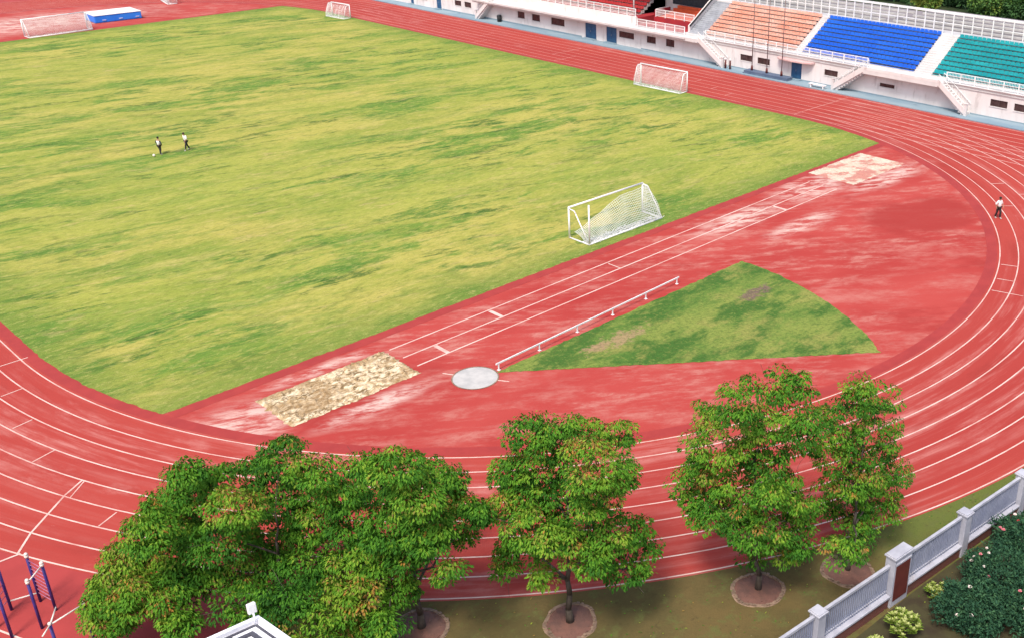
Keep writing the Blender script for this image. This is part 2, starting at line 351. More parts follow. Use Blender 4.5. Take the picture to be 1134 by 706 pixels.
# ------------------------------------------------------------------ setting: ground, track, field
R0=35.84; LW=1.22; YC=84.39; FX=35.04; FY0=-11.73; FY1=96.12
def stadium(r, n=96, a0=None):
    """outline of the oval at radius r, counter-clockwise from the near right tangent point, with arc length"""
    p=[]
    for k in range(n+1):                      # far semicircle
        a=PI*k/n; p.append((r*math.cos(a), YC+r*math.sin(a)))
    for k in range(n+1):
        a=PI+PI*k/n; p.append((r*math.cos(a), r*math.sin(a)))
    return p
def ring(mb, ra, rb, z, n=120):
    A=stadium(ra,n); B=stadium(rb,n); Lc=[0]
    for i in range(len(A)):
        q=A[(i+1)%len(A)]; Lc.append(Lc[-1]+math.hypot(q[0]-A[i][0],q[1]-A[i][1]))
    for i in range(len(A)):
        j=(i+1)%len(A)
        # split straights so that the texture coordinates stay even
        k=12 if math.hypot(A[j][0]-A[i][0],A[j][1]-A[i][1])>20 else 1
        for s in range(k):
            f,g=s/k,(s+1)/k; le=lambda P,t:(P[i][0]+(P[j][0]-P[i][0])*t,P[i][1]+(P[j][1]-P[i][1])*t,z)
            u0=Lc[i]+(Lc[i+1]-Lc[i])*f; u1=Lc[i]+(Lc[i+1]-Lc[i])*g
            mb.face([le(A,f),le(B,f),le(B,g),le(A,g)],0,[(u0,ra),(u0,rb),(u1,rb),(u1,ra)])
def poly(name,pts,z,m):
    mb=MB(); mb.face([(x,y,z) for x,y in pts]); return struct(mb.build(name,m))
g=MB(); g.face([(-1500,-1500,0),(1500,-1500,0),(1500,1500,0),(-1500,1500,0)]); struct(g.build('ground',M['ground']))
mb=MB(); ring(mb,R0-.3,R0+8*LW+.12,.008); struct(mb.build('running_track',M['track']))
# chute of the straight beyond the tangent, under the curve
poly('straight_chute',[(20,-34),(45.93,-34),(45.93,YC+40),(20,YC+40)],.004,M['track'])
mb=MB()
st=stadium(R0-.3)
def clip(pts,keep,yv):
    out=[]
    for i in range(len(pts)):
        a=pts[i]; b=pts[(i+1)%len(pts)]
        if keep(a): out.append(a)
        if keep(a)!=keep(b):
            t=(yv-a[1])/(b[1]-a[1]); out.append((a[0]+(b[0]-a[0])*t,yv))
    return out
fld=stadium(FX-.05)
fld=clip(clip(fld,lambda p:p[1]>FY0,FY0),lambda p:p[1]<FY1,FY1)
mb.face([(x,y,.010) for x,y in st]); struct(mb.build('infield_court',M['court']))
rj=random.Random(77)
def ragged(pts,step,amp):
    out=[]
    for i in range(len(pts)):
        a=pts[i]; b=pts[(i+1)%len(pts)]; L=math.hypot(b[0]-a[0],b[1]-a[1]); n=max(1,int(L/step))
        for k in range(n): out.append((a[0]+(b[0]-a[0])*k/n+rj.gauss(0,amp),a[1]+(b[1]-a[1])*k/n+rj.gauss(0,amp)))
    return out
poly('football_field_lawn',ragged(fld,.25,.028),.022,M['field'])
# dark red rubber kerb band along the inner edge and beside the lawn
mb=MB(); ring(mb,FX-.08,R0-.18,.014)
for (ya,yb) in ((FY0-.75,FY0+.05),(FY1-.05,FY1+.75)):
    x=math.sqrt(max(0,FX**2-min(abs(ya),abs(yb-YC) if ya>50 else 99)**2))-.1
    mb.face([(-32.7,ya,.018),(32.7,ya,.018),(32.7,yb,.018),(-32.7,yb,.018)])
struct(mb.build('red_edge_band',M['edge']))
# lane lines
mb=MB()
for k in range(9):
    w=.036
    ring(mb,R0+k*LW-w,R0+k*LW+w,.014)
struct(mb.build('lane_lines',M['line']))
mb=MB()
def seg(a,b,w,z=.018):
    a=Vector((*a,z)); b=Vector((*b,z)); d=(b-a).normalized(); n=Vector((-d.y,d.x,0))*w/2
    mb.face([a-n,b-n,b+n,a+n])
def rad(deg,r0,r1,w=.07):
    a=math.radians(deg); seg((r0*math.cos(a),r0*math.sin(a)),(r1*math.cos(a),r1*math.sin(a)),w)
for d,k0,k1 in ((-179.5,-.3,.95),(-174.1,1,1.9),(-168.7,2.1,2.9),(-163.5,3,3.95),(-154.2,5.1,5.95),(-66.9,.1,.95),(-71.0,.1,.95),(-74.2,.1,1.7),(-48,1.1,1.9),(-44,3,3.9),(-40,2,2.9)):
    rad(d,R0+k0*LW,R0+k1*LW)
sp=[(-37.99,-14.76),(-38.94,-15.39),(-40.02,-16.36),(-40.94,-17.19),(-41.76,-18.22)]
for a,b in zip(sp[:-1],sp[1:]): seg(a,b,.09)
seg((-37.95,-14.9),(-38.85,-15.75),.06); seg((-41.7,-18.33),(-45.2,-18.1),.09,.022); seg((-43.2,-24.1),(-44.2,-21.5),.08,.022)
for y,k0,k1 in ((0,0,8),(10,1,2),(13,2,3),(16.5,3,4),(20,4,5),(36,0,3),(39,2,6),(52,0,2),(55,3,5),(70,2,6),(YC,0,8)):
    seg((R0+k0*LW,y),(R0+k1*LW,y),.07)
for k in range(9): seg((R0+k*LW,0),(R0+k*LW,-34),.07,.011)     # chute lines
struct(mb.build('track_markings',M['line']))
mb=MB()
for y in (-13.95,-15.28,-16.62): seg((-21.2,y-.05),(19.5,y+.35),.10,.018)
seg((-14.1,-14.05),(-14.1,-15.2),.26,.022); seg((-19.1,-15.4),(-19.1,-16.65),.26,.022); seg((12.7,-15.1),(12.7,-16.3),.26,.022); seg((-4,-14),(-4,-15.1),.08,.022)
for a in (118,302):
    r=math.radians(a); seg((-19.85+1.25*math.cos(r),-20.02+1.25*math.sin(r)),(-19.85+1.9*math.cos(r),-20.02+1.9*math.sin(r)),.08)
struct(mb.build('jumping_runway_lines',M['line']))
# sand pits with a low concrete kerb
def pit(x0,y0,x1,y1,mat='sand'):
    mb=MB(); n=48; rows=24
    rnd=random.Random(3+x0); zb=.07 if mat=='sand' else .05
    H=[[rnd.gauss(0,.035 if mat=='sand' else .012) if 0<i<n and 0<j<rows else -.02 for j in range(rows+1)] for i in range(n+1)]
    J=[[(rnd.gauss(0,.045),rnd.gauss(0,.045)) if i in (0,n) or j in (0,rows) else (0,0) for j in range(rows+1)] for i in range(n+1)]
    px=lambda i,j:(x0+(x1-x0)*i/n+J[i][j][0], y0+(y1-y0)*j/rows+J[i][j][1], zb+max(-.02,H[i][j]) if 0<i<n and 0<j<rows else .021)
    for i in range(n):
        for j in range(rows): mb.face([px(i,j),px(i+1,j),px(i+1,j+1),px(i,j+1)])
    struct(mb.build('sand_pit',M[mat]))
pit(-29.15,-17.5,-21.55,-13.85); pit(21.3,-16.7,29.2,-12.2,'sand_pale')
# throwing circle and its grass sector
mb=MB(); N=40
mb.face([(-19.85+1.2*math.cos(2*PI*k/N),-20.02+1.2*math.sin(2*PI*k/N),.020) for k in range(N)])
struct(mb.build('throwing_circle',M['concrete']))
mb=MB()
for k in range(N):
    a,b=2*PI*k/N,2*PI*(k+1)/N
    P=[(-19.85+r*math.cos(t),-20.02+r*math.sin(t)) for r,t in ((1.2,a),(1.27,a),(1.27,b),(1.2,b))]
    mb.face([(x,y,.03) for x,y in P])
struct(mb.build('throwing_circle_rim',M['pit_rim']))
sec=[(-18.75,-20.35)]+[(-19.85+22.45*math.cos(math.radians(a)),-20.02+22.45*math.sin(math.radians(a))) for a in [-38.8+i*38.4/24 for i in range(25)]]
poly('throwing_sector_lawn',ragged(sec,.22,.03),.026,M['sector'])
# outside the track
mb=MB()
def sector(mb,a0,a1,r0,r1,z,n=50):
    for k in range(n):
        a=math.radians(a0+(a1-a0)*k/n); b=math.radians(a0+(a1-a0)*(k+1)/n)
        mb.face([(r0*math.cos(a),r0*math.sin(a),z),(r1*math.cos(a),r1*math.sin(a),z),(r1*math.cos(b),r1*math.sin(b),z),(r0*math.cos(b),r0*math.sin(b),z)])
sector(mb,217,318,R0+8*LW+.1,56,.002); struct(mb.build('verge',M['verge']))
mb=MB(); sector(mb,150,217,R0+8*LW+.1,66,.005); struct(mb.build('exercise_plaza',M['plaza']))
mb=MB()
for k in range(50):
    a=PI*(.02+.96*k/50); b=PI*(.02+.96*(k+1)/50); r0=R0+8*LW+.1; r1=74
    P=[(r*math.cos(t),YC+r*math.sin(t),.005) for r,t in ((r0,a),(r1,a),(r1,b),(r0,b))]
    mb.face([(min(45.9,x),y,z) for x,y,z in P])
struct(mb.build('far_plaza',M['plaza']))
mb=MB(); mb.box(45.95,-40,-.3,48.05,140,.10); struct(mb.build('stand_walkway',M['strip']))
poly('far_paving',[(60,-60),(93,-60),(93,160),(60,160)],.006,M['paving'])
poly('far_lawn',[(93,-60),(140,-60),(140,160),(93,160)],.006,surf('dark_grass',(.018,.034,.012,1),(.035,.05,.018,1),.4))
mb=MB(); mb.face([(x,y,.012) for x,y in ((-60,-43.5),(-18.6,-45.85),(20,-49.9),(20,-70),(-60,-70))]); struct(mb.build('flower_bed_soil',M['bed']))
# ------------------------------------------------------------------ football goals
def goal(name,label,loc,rz,w=7.32,h=2.3,d=1.9,top=.55,r=.07,seed=1,pole=False):
    """mouth towards local +y, net behind it"""
    t=thing(name,label,'football goal',(0,0,0),'football goals round the field')
    x=w/2
    mb=MB(); mb.tube((-x,0,h),(x,0,h),r,n=10); mb.ball((-x,0,h),r*1.02,m=0); mb.ball((x,0,h),r*1.02); mb.build('crossbar',M['white'],t,True)
    for s in (-1,1):
        mb=MB(); mb.tube((s*x,0,.0),(s*x,0,h),r,n=10); mb.build('post',M['white'],t,True)
        mb=MB(); mb.path([(s*x,0,h-.08),(s*x,-top,h-.12),(s*x,-top-.15,h-.3),(s*x,-d,.07)],r*.62); mb.build('stay',M['white'],t,True)
        mb=MB(); mb.tube((s*x,0,.06),(s*x,-d,.06),r*.8); mb.build('side_rail',M['white'],t,True)
    mb=MB(); mb.tube((-x,-d,.06),(x,-d,.06),r*.9); mb.build('back_rail',M['white'],t,True)
    if pole:
        mb=MB(); mb.tube((-x+.05,-d,0),(-x+.05,-d,2.95),r*.9); mb.build('net_pole',M['white'],t,True)
    # net: a sagging sheet of cords from the top bars down to the back rail, and two side sheets
    rnd=random.Random(seed); nb=MB(); cw=.028 if pole else .022
    nx=int(w/.13); nz=17
    def P(i,j):
        u=i/nx; v=j/nz
        sag=1 if not pole else min(1,max(.28,.25+u*1.25))       # torn loose at one end
        z=h*sag*(1-v)
        y=-top-(d-top)*v**1.0 if v<.999 else -d
        y+=.16*math.sin(PI*v)*(1+.5*math.sin(u*9))*-1
        xx=-x+w*u+.05*math.sin(v*7+u*23)
        return Vector((xx,y+.04*math.sin(u*31),max(.03,z-.10*math.sin(PI*u)*(1-v)-.05*abs(math.sin(u*17))*(1-v))))
    def cord(a,b): nb.tube(a,b,cw/2,n=3,cap=False)
    for i in range(nx+1):
        for j in range(nz):
            cord(P(i,j),P(i,j+1))
    for j in range(nz+1):
        for i in range(nx): cord(P(i,j),P(i+1,j))
    if not pole:
        for i in range(0,nx,2): cord(P(i,0),Vector((-x+w*i/nx,0,h)))
    for s in (-1,1):
        if pole and s<0: continue
        ns=8
        for a in range(ns+1):
            f=a/ns
            y0=0-top*f; y1=-d*f
            cord(Vector((s*x,y0,h-.1)),Vector((s*x+.05*math.sin(f*9),(y0+y1)/2-.03,h*.5))); cord(Vector((s*x+.05*math.sin(f*9),(y0+y1)/2-.03,h*.5)),Vector((s*x,y1,.06)))
            zz=h*(1-f)+.05*f; yy=-top-(d-top)*f; cord(Vector((s*x,0,zz)),Vector((s*x,yy,zz-.05)))
    # heap of slack net on the ground along the back rail
    for i in range(int(w*(75 if pole else 30))):
        xx=rnd.uniform(-x,x); a=rnd.uniform(0,2*PI); y=-d+rnd.uniform(.0,.75); l=rnd.uniform(.15,.4)
        cord(Vector((xx,y,.03+rnd.random()*.1)),Vector((xx+l*math.cos(a),min(-.2,y+l*math.sin(a)*.5),.03+rnd.random()*.16)))
    nb.build('net',M['net'],t)
    t.location=loc; t.rotation_euler=(0,0,rz); return t
goal('football_goal','large white football goal with torn sagging net beside the red jumping runway',(1.05,-8.75,.02),0,7.45,2.3,2.0,pole=True,seed=4)
goal('football_goal','white football goal parked along the lawn edge in front of the grandstand',(35.1,17.15,.02),-PI/2+.05,6.6,2.15,1.2,seed=5)
goal('football_goal','smallest white football goal on the lawn corner farthest up the stand side',(34.3,81.1,.02),-PI/2+.1,4.2,1.9,1.2,seed=6)
goal('football_goal','white football goal on the far field edge beside the blue landing mat',(.7,98.1,.02),.04,8.2,2.2,1.7,seed=7)
goal('football_goal','white goal frame out on the far red court, cut by the top of the photo',(23.0,111.8,.02),-PI/2-.2,4.6,1.9,1.4,seed=8)

# high-jump landing mat
t=thing('landing_mat','thick blue high jump landing mat with a white top on the far court','landing mat',(10.3,102.9,.01))
def tilt(mb,ang,c):
    ca,sa=math.cos(ang),math.sin(ang); mb.v=[(c[0]+(x-c[0])*ca-(y-c[1])*sa,c[1]+(x-c[0])*sa+(y-c[1])*ca,z) for x,y,z in mb.v]
mb=MB(); mb.box(7.0,100.9,.02,13.5,105.3,1.02); tilt(mb,-.04,(10.3,102.9)); mb.build('cushion',M['mat_blue'],t,bevel=.12)
mb=MB(); mb.box(6.95,100.85,1.02,13.55,105.35,1.09); tilt(mb,-.04,(10.3,102.9)); mb.build('cover',M['white'],t,bevel=.03)
for k in range(3):
    mb=MB(); x=8.0+k*2.3; mb.box(x,100.80,.35,x+.5,100.86,.42); tilt(mb,-.04,(10.3,102.9)); mb.build('handle',M['white'],t)

# low white rail beside the throwing sector
t=thing('low_rail','long low white rail on short posts between the runway and the grass sector','rail',(-10.9,-19.9,.01))
a=Vector((-18.6,-20.25,.0)); b=Vector((-3.1,-19.55,.0))
mb=MB(); d=(b-a).normalized(); nrm=Vector((-d.y,d.x,0)); mb.obox((a+b)/2+Vector((0,0,.38)),d*(b-a).length/2,nrm*.03,(0,0,.095)); mb.build('bar',M['white'],t,bevel=.01)
for k in range(6):
    p=a+(b-a)*(.012+k*.195)
    mb=MB(); mb.obox(p,d*.03,nrm*.03,(0,0,.38)); mb.obox(p+Vector((0,0,.0)),d*.08,nrm*.08,(0,0,.04)); mb.build('post',M['white'],t)

# ------------------------------------------------------------------ grandstand
WX=48.0; FZ=2.85
gs=thing('grandstand','long white grandstand with orange, blue and teal seat banks beside the straight','grandstand',(WX,30,.1))
Y0,Y1=-42.0,118.0
wins=[(-14.75,-16.55,1.26,1.95),(-17.25,-19.05,1.22,1.93),(-21,-22.8,1.2,1.9),(-2.15,-3.95,1.12,1.50),(4.95,3.2,1.2,1.84),(14.28,12.5,1.07,1.78),(16.83,15.04,1.09,1.80),(28.7,27.3,1.06,1.95),(32.0,30.45,1.05,1.88),(36.95,34.25,1.08,1.86),(50.1,47.4,1.05,1.97),(54.1,52.45,1.08,1.97),(57.2,55.7,1.08,1.98),(69.4,67.8,1.15,1.93),(71.8,70.2,1.15,1.9),(80.5,78.8,1.1,1.9),(88,86,1.1,1.9),(92,90,1.1,1.9),(99,97,1.1,1.9)]
doors=[(43.3,41.2),(39.3,37.4),(9.45,8.0),(76.4,75.2),(83.2,82.4)]
holes=[(min(a,b),max(a,b),z0,z1) for a,b,z0,z1 in wins]+[(min(a,b),max(a,b),.1,2.12) for a,b in doors]
mb=MB(); ys=sorted(set([Y0,Y1]+[h[0] for h in holes]+[h[1] for h in holes])); TH=.25
for a,b in zip(ys[:-1],ys[1:]):
    hs=sorted([h for h in holes if h[0]<=a+1e-6 and h[1]>=b-1e-6],key=lambda h:h[2]); z=.0
    for h in hs:
        if h[2]>z+.01: mb.box(WX,a,z,WX+TH,b,h[2])
        z=h[3]
    mb.box(WX,a,z,WX+TH,b,FZ-.05)
mb.build('front_wall',M['wall'],gs)
mb=MB(); mb.box(WX-.02,Y0,.1,WX-.001,33,.22); mb.box(WX-.02,44,.1,WX-.001,75,.30); mb.build('painted_skirting',M['strip'],gs)
mb=MB(); mb.box(WX+TH+.9,Y0,.0,WX+TH+1.0,Y1,FZ-.1); mb.build('dark_interior',M['dark'],gs)
for a,b,z0,z1 in wins:
    y0,y1=min(a,b),max(a,b); f=MB(); w=.06; x0,x1=WX+.07,WX+.14
    f.box(x0,y0,z0,x1,y0+w,z1); f.box(x0,y1-w,z0,x1,y1,z1); f.box(x0,y0+w,z0,x1,y1-w,z0+w); f.box(x0,y0+w,z1-w,x1,y1-w,z1); f.box(x0,(y0+y1)/2-.025,z0+w,x1,(y0+y1)/2+.025,z1-w)
    fo=f.build('window',M['frame'],gs)
    q=MB(); q.box(WX+.09,y0+w,z0+w,WX+.11,(y0+y1)/2-.025,z1-w); q.box(WX+.09,(y0+y1)/2+.025,z0+w,WX+.11,y1-w,z1-w); q.build('pane',M['glass'],fo)
    q=MB(); q.box(WX-.05,y0-.05,z0-.07,WX+.07,y1+.05,z0-.002); q.build('sill',M['slab'],fo)
for a,b in doors:
    y0,y1=min(a,b),max(a,b); q=MB(); q.box(WX+.08,y0,.1,WX+.13,(y0+y1)/2-.01,2.12); q.box(WX+.08,(y0+y1)/2+.01,.1,WX+.13,y1,2.12)
    for yy in (y0+.15,(y0+y1)/2+.15):
        w=(y1-y0)/2-.3
        for zz in (.35,1.25): q.box(WX+.065,yy,zz,WX+.08,yy+w,zz+.65)
    dd=q.build('door',M['door'],gs)
    q=MB(); q.box(WX+.03,(y0+y1)/2+.05,1.0,WX+.065,(y0+y1)/2+.09,1.2); q.build('handle',M['metal'],dd)
    q=MB(); q.box(WX-.55,y0-.1,.1,WX-.001,y1+.1,.22); q.build('door_step',M['strip'],gs)
# curved canopy over the single door
q=MB()
pr=[(WX,11.4,2.2)]
for k in range(11):
    a=PI*k/10; q_=(WX-1.0*math.sin(a)**.6 if 0<k<10 else WX, 8.75+2.5*math.cos(a)); pr.append((q_[0],q_[1]))
pts=[(p[0],p[1]) for p in pr[1:]]
q.face([(x,y,2.34) for x,y in pts]); q.face([(x,y,2.20) for x,y in reversed(pts)])
for i in range(len(pts)):
    a,b=pts[i],pts[(i+1)%len(pts)]; q.face([(b[0],b[1],2.34),(a[0],a[1],2.34),(a[0],a[1],2.20),(b[0],b[1],2.20)])
q.build('door_canopy',surf('pink_canopy',(.62,.42,.40,1),(.52,.34,.33,1),1),gs)
# floor slab with a projecting ledge
mb=MB(); mb.box(WX-.18,Y0,FZ-.05,55,24.5,FZ); mb.box(WX-1.15,24.5,FZ-.42,WX,66,FZ-.22); mb.box(WX-1.3,24.5,FZ-.22,WX+3.5,66,FZ); mb.box(WX-.18,66,FZ-.05,55,Y1,FZ); mb.box(WX+3.5,24.5,FZ-.05,55,66,FZ)
mb.build('floor_slab',M['slab'],gs)
mb=MB(); mb.box(WX-.10,Y0,FZ-.36,WX-.001,24.4,FZ-.30); mb.build('string_course',M['slab'],gs); mb=MB(); mb.box(WX-.10,66.1,FZ-.36,WX-.001,Y1,FZ-.30); mb.build('string_course',M['slab'],gs)
# double flights of steps with a landing on the wall
def steps(ya,yt,sgn):
    """flight rising from foot ya to top yt (y), on the wall between x=WX-1.2 and WX"""
    n=12; q=MB()
    for k in range(n):
        y0=ya+(yt-ya)*k/n; y1=ya+(yt-ya)*(k+1)/n; z=.1+(FZ-.1)*(k+1)/n
        q.box(WX-1.05,min(y0,y1),max(.1,z-.5) if k>1 else .1,WX-.002,max(y0,y1),z)
    so=q.build('stair_flight',M['slab'],gs)
    d=1 if yt>ya else -1; q=MB()
    def slope(z0,z1,xa,xb,ext=0):
        q.hexa([(xa,ya-d*ext,.1+z0),(xb,ya-d*ext,.1+z0),(xb,yt,FZ+z0-.25),(xa,yt,FZ+z0-.25),(xa,ya-d*ext,.1+z1),(xb,ya-d*ext,.1+z1),(xb,yt,FZ+z1-.25),(xa,yt,FZ+z1-.25)])
    slope(-.10 if False else 0.0,.62,WX-1.2,WX-1.06)
    q.build('stair_parapet',M['wall'],so)
    q=MB()
    for xx in (WX-1.13,WX-.12):
        q.tube((xx,ya,.1+1.05),(xx,yt,FZ+.85),.03,n=6)
        for k in range(7):
            f=k/6; yy=ya+(yt-ya)*f; q.tube((xx,yy,.1+(FZ-.35)*f),(xx,yy,1.15+(FZ-.3)*f),.022,n=5)
    q.build('handrail',M['white'],so)
    q=MB(); q.box(WX-1.22,ya-.15,.1,WX-1.0,ya+.15,1.25); q.box(WX-1.25,ya-.18,1.25,WX-.97,ya+.18,1.33); q.build('newel',M['slab'],so)
steps(-12.8,-9.5,1); steps(3.0,-.7,-1); steps(18.6,22.5,1); steps(65.3,62.2,-1)
mb=MB(); mb.box(WX-1.2,-9.5,FZ-.42,WX-.18,-.7,FZ); mb.build('landing',M['slab'],gs); mb=MB(); mb.box(WX-1.2,22.5,FZ-.42,WX-.18,24.45,FZ); mb.build('landing',M['slab'],gs)
mb=MB(); mb.box(WX-1.21,-9.5,FZ,WX-1.05,-.7,FZ+.28); mb.build('landing_parapet',M['wall'],gs)
# railing of white square bars
def railing(pts,z,h=.95,step=.16,parent=gs,name='railing'):
    q=MB()
    for a,b in zip(pts[:-1],pts[1:]):
        A=Vector((*a,z)); B=Vector((*b,z)); d=B-A; L=d.length; d.normalize(); n=Vector((-d.y,d.x,0))
        for zz,t in ((h-.05,.07),(.12,.045),(h*.62,.04)): q.obox((A+B)/2+Vector((0,0,zz)),d*L/2,n*.03,(0,0,t))
        k=max(1,int(L/1.5))
        for i in range(k+1): q.obox(A+d*L*i/k,d*.045,n*.045,(0,0,h))
        m=max(1,int(L/step))
        for i in range(m): q.obox(A+d*L*(i+.5)/m+Vector((0,0,.12)),d*.014,n*.012,(0,0,h-.17))
    return q.build(name,M['white'],parent)
railing([(WX+.12,Y0),(WX+.12,-9.7)],FZ); railing([(WX+.12,-.4),(WX+.12,22.4)],FZ); railing([(WX-.05,25.6),(WX-.05,33.6)],FZ); railing([(WX+.12,66.5),(WX+.12,Y1)],FZ)
# seat banks: stepped concrete with rows of folding-shell seats
def bank(ya,yb,mat,x0=49.35,rows=9,dx=.575,dz=.365,z0=FZ,name='seat_row',shell=True):
    q=MB()
    for r in range(rows): q.box(x0+r*dx,ya,z0,x0+rows*dx,yb,z0+.10+r*dz) if r else q.box(x0,ya,z0,x0+rows*dx,yb,z0+.10)
    q.build('terrace',M['concrete'],gs)
    n=int((yb-ya)/.5)
    for r in range(rows):
        q=MB(); x=x0+r*dx; z=z0+.10+r*dz
        q.box(x+.02,ya+.02,z+.001,x+.30,yb-.02,z+.015)
        for k in range(n):
            y=ya+.03+(yb-ya-.06)*k/n; w=(yb-ya-.06)/n-.02
            q.hexa([(x+.10,y,z+.20),(x+.46,y,z+.17),(x+.46,y+w,z+.17),(x+.10,y+w,z+.20),(x+.10,y,z+.25),(x+.46,y,z+.21),(x+.46,y+w,z+.21),(x+.10,y+w,z+.25)])
            q.hexa([(x+.43,y,z+.20),(x+.48,y,z+.20),(x+.48,y+w,z+.20),(x+.43,y+w,z+.20),(x+.47,y+.03,z+.50),(x+.52,y+.03,z+.50),(x+.52,y+w-.03,z+.50),(x+.47,y+w-.03,z+.50)])
        q.build(name,mat,gs)
bank(10.1,23.6,M['orange_seat']); bank(-5.2,9.1,M['blue_seat']); bank(Y0,-7.3,M['teal_seat']); bank(66.8,88,M['orange_seat']); bank(89,Y1,M['blue_seat'])
# aisles with steps between the banks
def aisle(ya,yb,mat,rows=18,x0=49.3):
    q=MB()
    for r in range(rows): q.box(x0+r*.29,ya,FZ,x0+rows*.29,yb,FZ+.08+r*.183)
    return q.build('aisle_steps',mat,gs)
aisle(-7.29,-5.21,M['slab']); aisle(9.11,10.09,M['slab']); aisle(23.61,26.2,surf('aisle_grey',(.36,.37,.40,1),(.28,.29,.32,1),1)); aisle(64.5,66.79,M['slab']); aisle(88.01,88.99,M['slab'])
mb=MB(); mb.hexa([(49.6,26.2,FZ),(49.6,26.5,FZ),(54.6,26.5,FZ+3.2),(54.6,26.2,FZ+3.2),(49.6,26.2,FZ+.75),(49.6,26.5,FZ+.75),(54.6,26.5,FZ+4.1),(54.6,26.2,FZ+4.1)]); mb.build('aisle_wall',M['wall'],gs)
mb=MB(); mb.path([(49.5,26.1,FZ+.78),(54.6,26.1,FZ+4.15)],.11,8); mb.build('aisle_handrail',M['black'],gs)
# upper walkway behind the seats
mb=MB(); mb.box(54.53,Y0,FZ+2.9,56.6,26.2,FZ+3.25); mb.box(56.4,Y0,0,56.6,Y1,FZ+2.9); mb.build('back_wall',M['slab'],gs)
# central podium
mb=MB(); mb.box(48.75,34.6,FZ+.001,49.0,64,FZ+.95); mb.build('podium_front',M['wall'],gs)
mb=MB(); mb.box(49.0,34.6,FZ+.001,55.8,64,FZ+.80); mb.build('podium_floor',M['red_carpet'],gs)
railing([(48.87,34.8),(48.87,63.8)],FZ+.95)
bank(36.0,63.8,M['red_seat'],x0=50.6,rows=9,z0=FZ+.8)
mb=MB(); mb.box(48.4,26.6,FZ+.002,54.4,34.4,FZ+.03); mb.build('podium_lower_floor',M['red_carpet'],gs)
mb=MB(); mb.box(51.0,26.7,FZ+.03,51.15,33.6,FZ+.85); mb.box(51.15,33.45,FZ+.03,54.0,33.6,FZ+1.7); mb.build('podium_step_wall',M['red_carpet'],gs)
mb=MB(); mb.box(51.15,26.7,FZ+.03,55.8,33.45,FZ+.84); mb.build('podium_upper_floor',M['vermilion'],gs)
railing([(51.07,26.8),(51.07,33.3),(53.6,33.55)],FZ+.85)
for k in range(4):
    q=MB(); q.box(52.2+k*.8,27.0,FZ+.84,52.6+k*.8,32.8,FZ+1.15+k*.25); q.build('bench',M['vermilion'],gs)
mb=MB(); mb.box(55.81,26.2,0,56.2,66,FZ+3.4); mb.build('press_box_wall',M['wall'],gs)
mb=MB(); mb.box(55.70,27.6,FZ+1.8,55.80,34.6,FZ+3.2); mb.build('dark_opening',M['dark'],gs)
for y in (36.2,45,55,63.6):
    mb=MB(); mb.tube((50.0,y,FZ+.8),(50.0,y,FZ+7.5),.11,n=12); mb.build('column',M['white'],gs,True)
mb=MB(); mb.box(49.4,27,FZ+7.5,58.5,66,FZ+7.8); mb.build('podium_roof',M['slab'],gs)
# tall white fence along the back of the stand
bf=thing('back_fence','tall white post fence along the back of the coloured seat banks','fence',(54.75,0,FZ+3.25))
k=0; y=-41
mb=MB(); mb.box(54.68,-41.5,FZ+5.35,54.82,24.0,FZ+5.58); mb.build('top_rail',M['white'],bf)
mb=MB(); mb.box(54.71,-41.5,FZ+4.35,54.79,24.0,FZ+4.42); mb.build('mid_rail',M['white'],bf)
while y<24:
    mb=MB(); mb.box(54.70,y,FZ+3.25,54.80,y+.10,FZ+5.35); mb.build('post',M['white'],bf); y+=1.12

# flag poles on their base
t=thing('pole_plinth','low dark blue slab carrying three thin poles in front of the grandstand','pole base',(47.1,12,.1))
mb=MB(); mb.box(46.55,8.9,.1,47.65,15.1,.42); mb.box(46.45,8.8,.1,47.75,15.2,.2); mb.build('slab',surf('plinth_blue',(.07,.10,.16,1),(.10,.13,.19,1),1),t,bevel=.02)
for y,lab in ((14.35,'thin brown pole on the dark slab, nearest the flight of steps'),(12.2,'thin brown pole in the middle of the dark slab'),(10.1,'thin brown pole on the dark slab, nearest the blue door')):
    t=thing('flagpole',lab,'flagpole',(47.1,y,.42),'flagpoles before the stand')
    mb=MB(); mb.tube((47.1,y,.42),(47.1,y,13.5),.055,.035,n=10); mb.build('shaft',M['pole'],t,True)
    mb=MB(); mb.ball((47.1,y,13.55),.1); mb.build('finial',M['metal'],t,True)
    mb=MB(); mb.tube((47.1,y,.42),(47.1,y,.95),.15,.11,n=12); mb.build('foot',M['tile_red'],t,True)
# two small pillars at the stair foot, white bench on the kerb, round bin beneath the far steps
for y,lab in ((18.0,'short reddish bollard at the foot of the steps, nearer the poles'),(18.35+.35,'short reddish bollard tucked against the foot of the steps')):
    t=thing('bollard',lab,'bollard',(46.8,y,.1),'bollards at the stair foot')
    mb=MB(); mb.tube((46.85,y-.6,.1),(46.85,y-.6,1.15),.12,.10,n=12); mb.build('shaft',M['tile_red'],t,True)
    mb=MB(); mb.ball((46.85,y-.6,1.18),.14); mb.build('cap',M['slab'],t,True)
t=thing('bench','low white bench on the grey blue walkway near the blue door','bench',(46.45,4.6,.1))
mb=MB(); mb.box(46.2,3.6,.42,46.65,5.7,.50); mb.build('seat',M['white'],t)
for y in (3.8,5.4):
    mb=MB(); mb.box(46.25,y,.1,46.6,y+.1,.42); mb.build('leg',M['white'],t)
t=thing('bin','small dark round bin under the farthest flight of white steps','bin',(47.7,61.2,.1))
mb=MB(); mb.tube((47.6,60.9,.1),(47.6,60.9,.95),.28,.33,n=14); mb.build('barrel',M['black'],t,True)
mb=MB(); mb.tube((47.6,60.9,.95),(47.6,60.9,1.08),.35,.2,n=14); mb.build('lid',M['dark'],t,True)
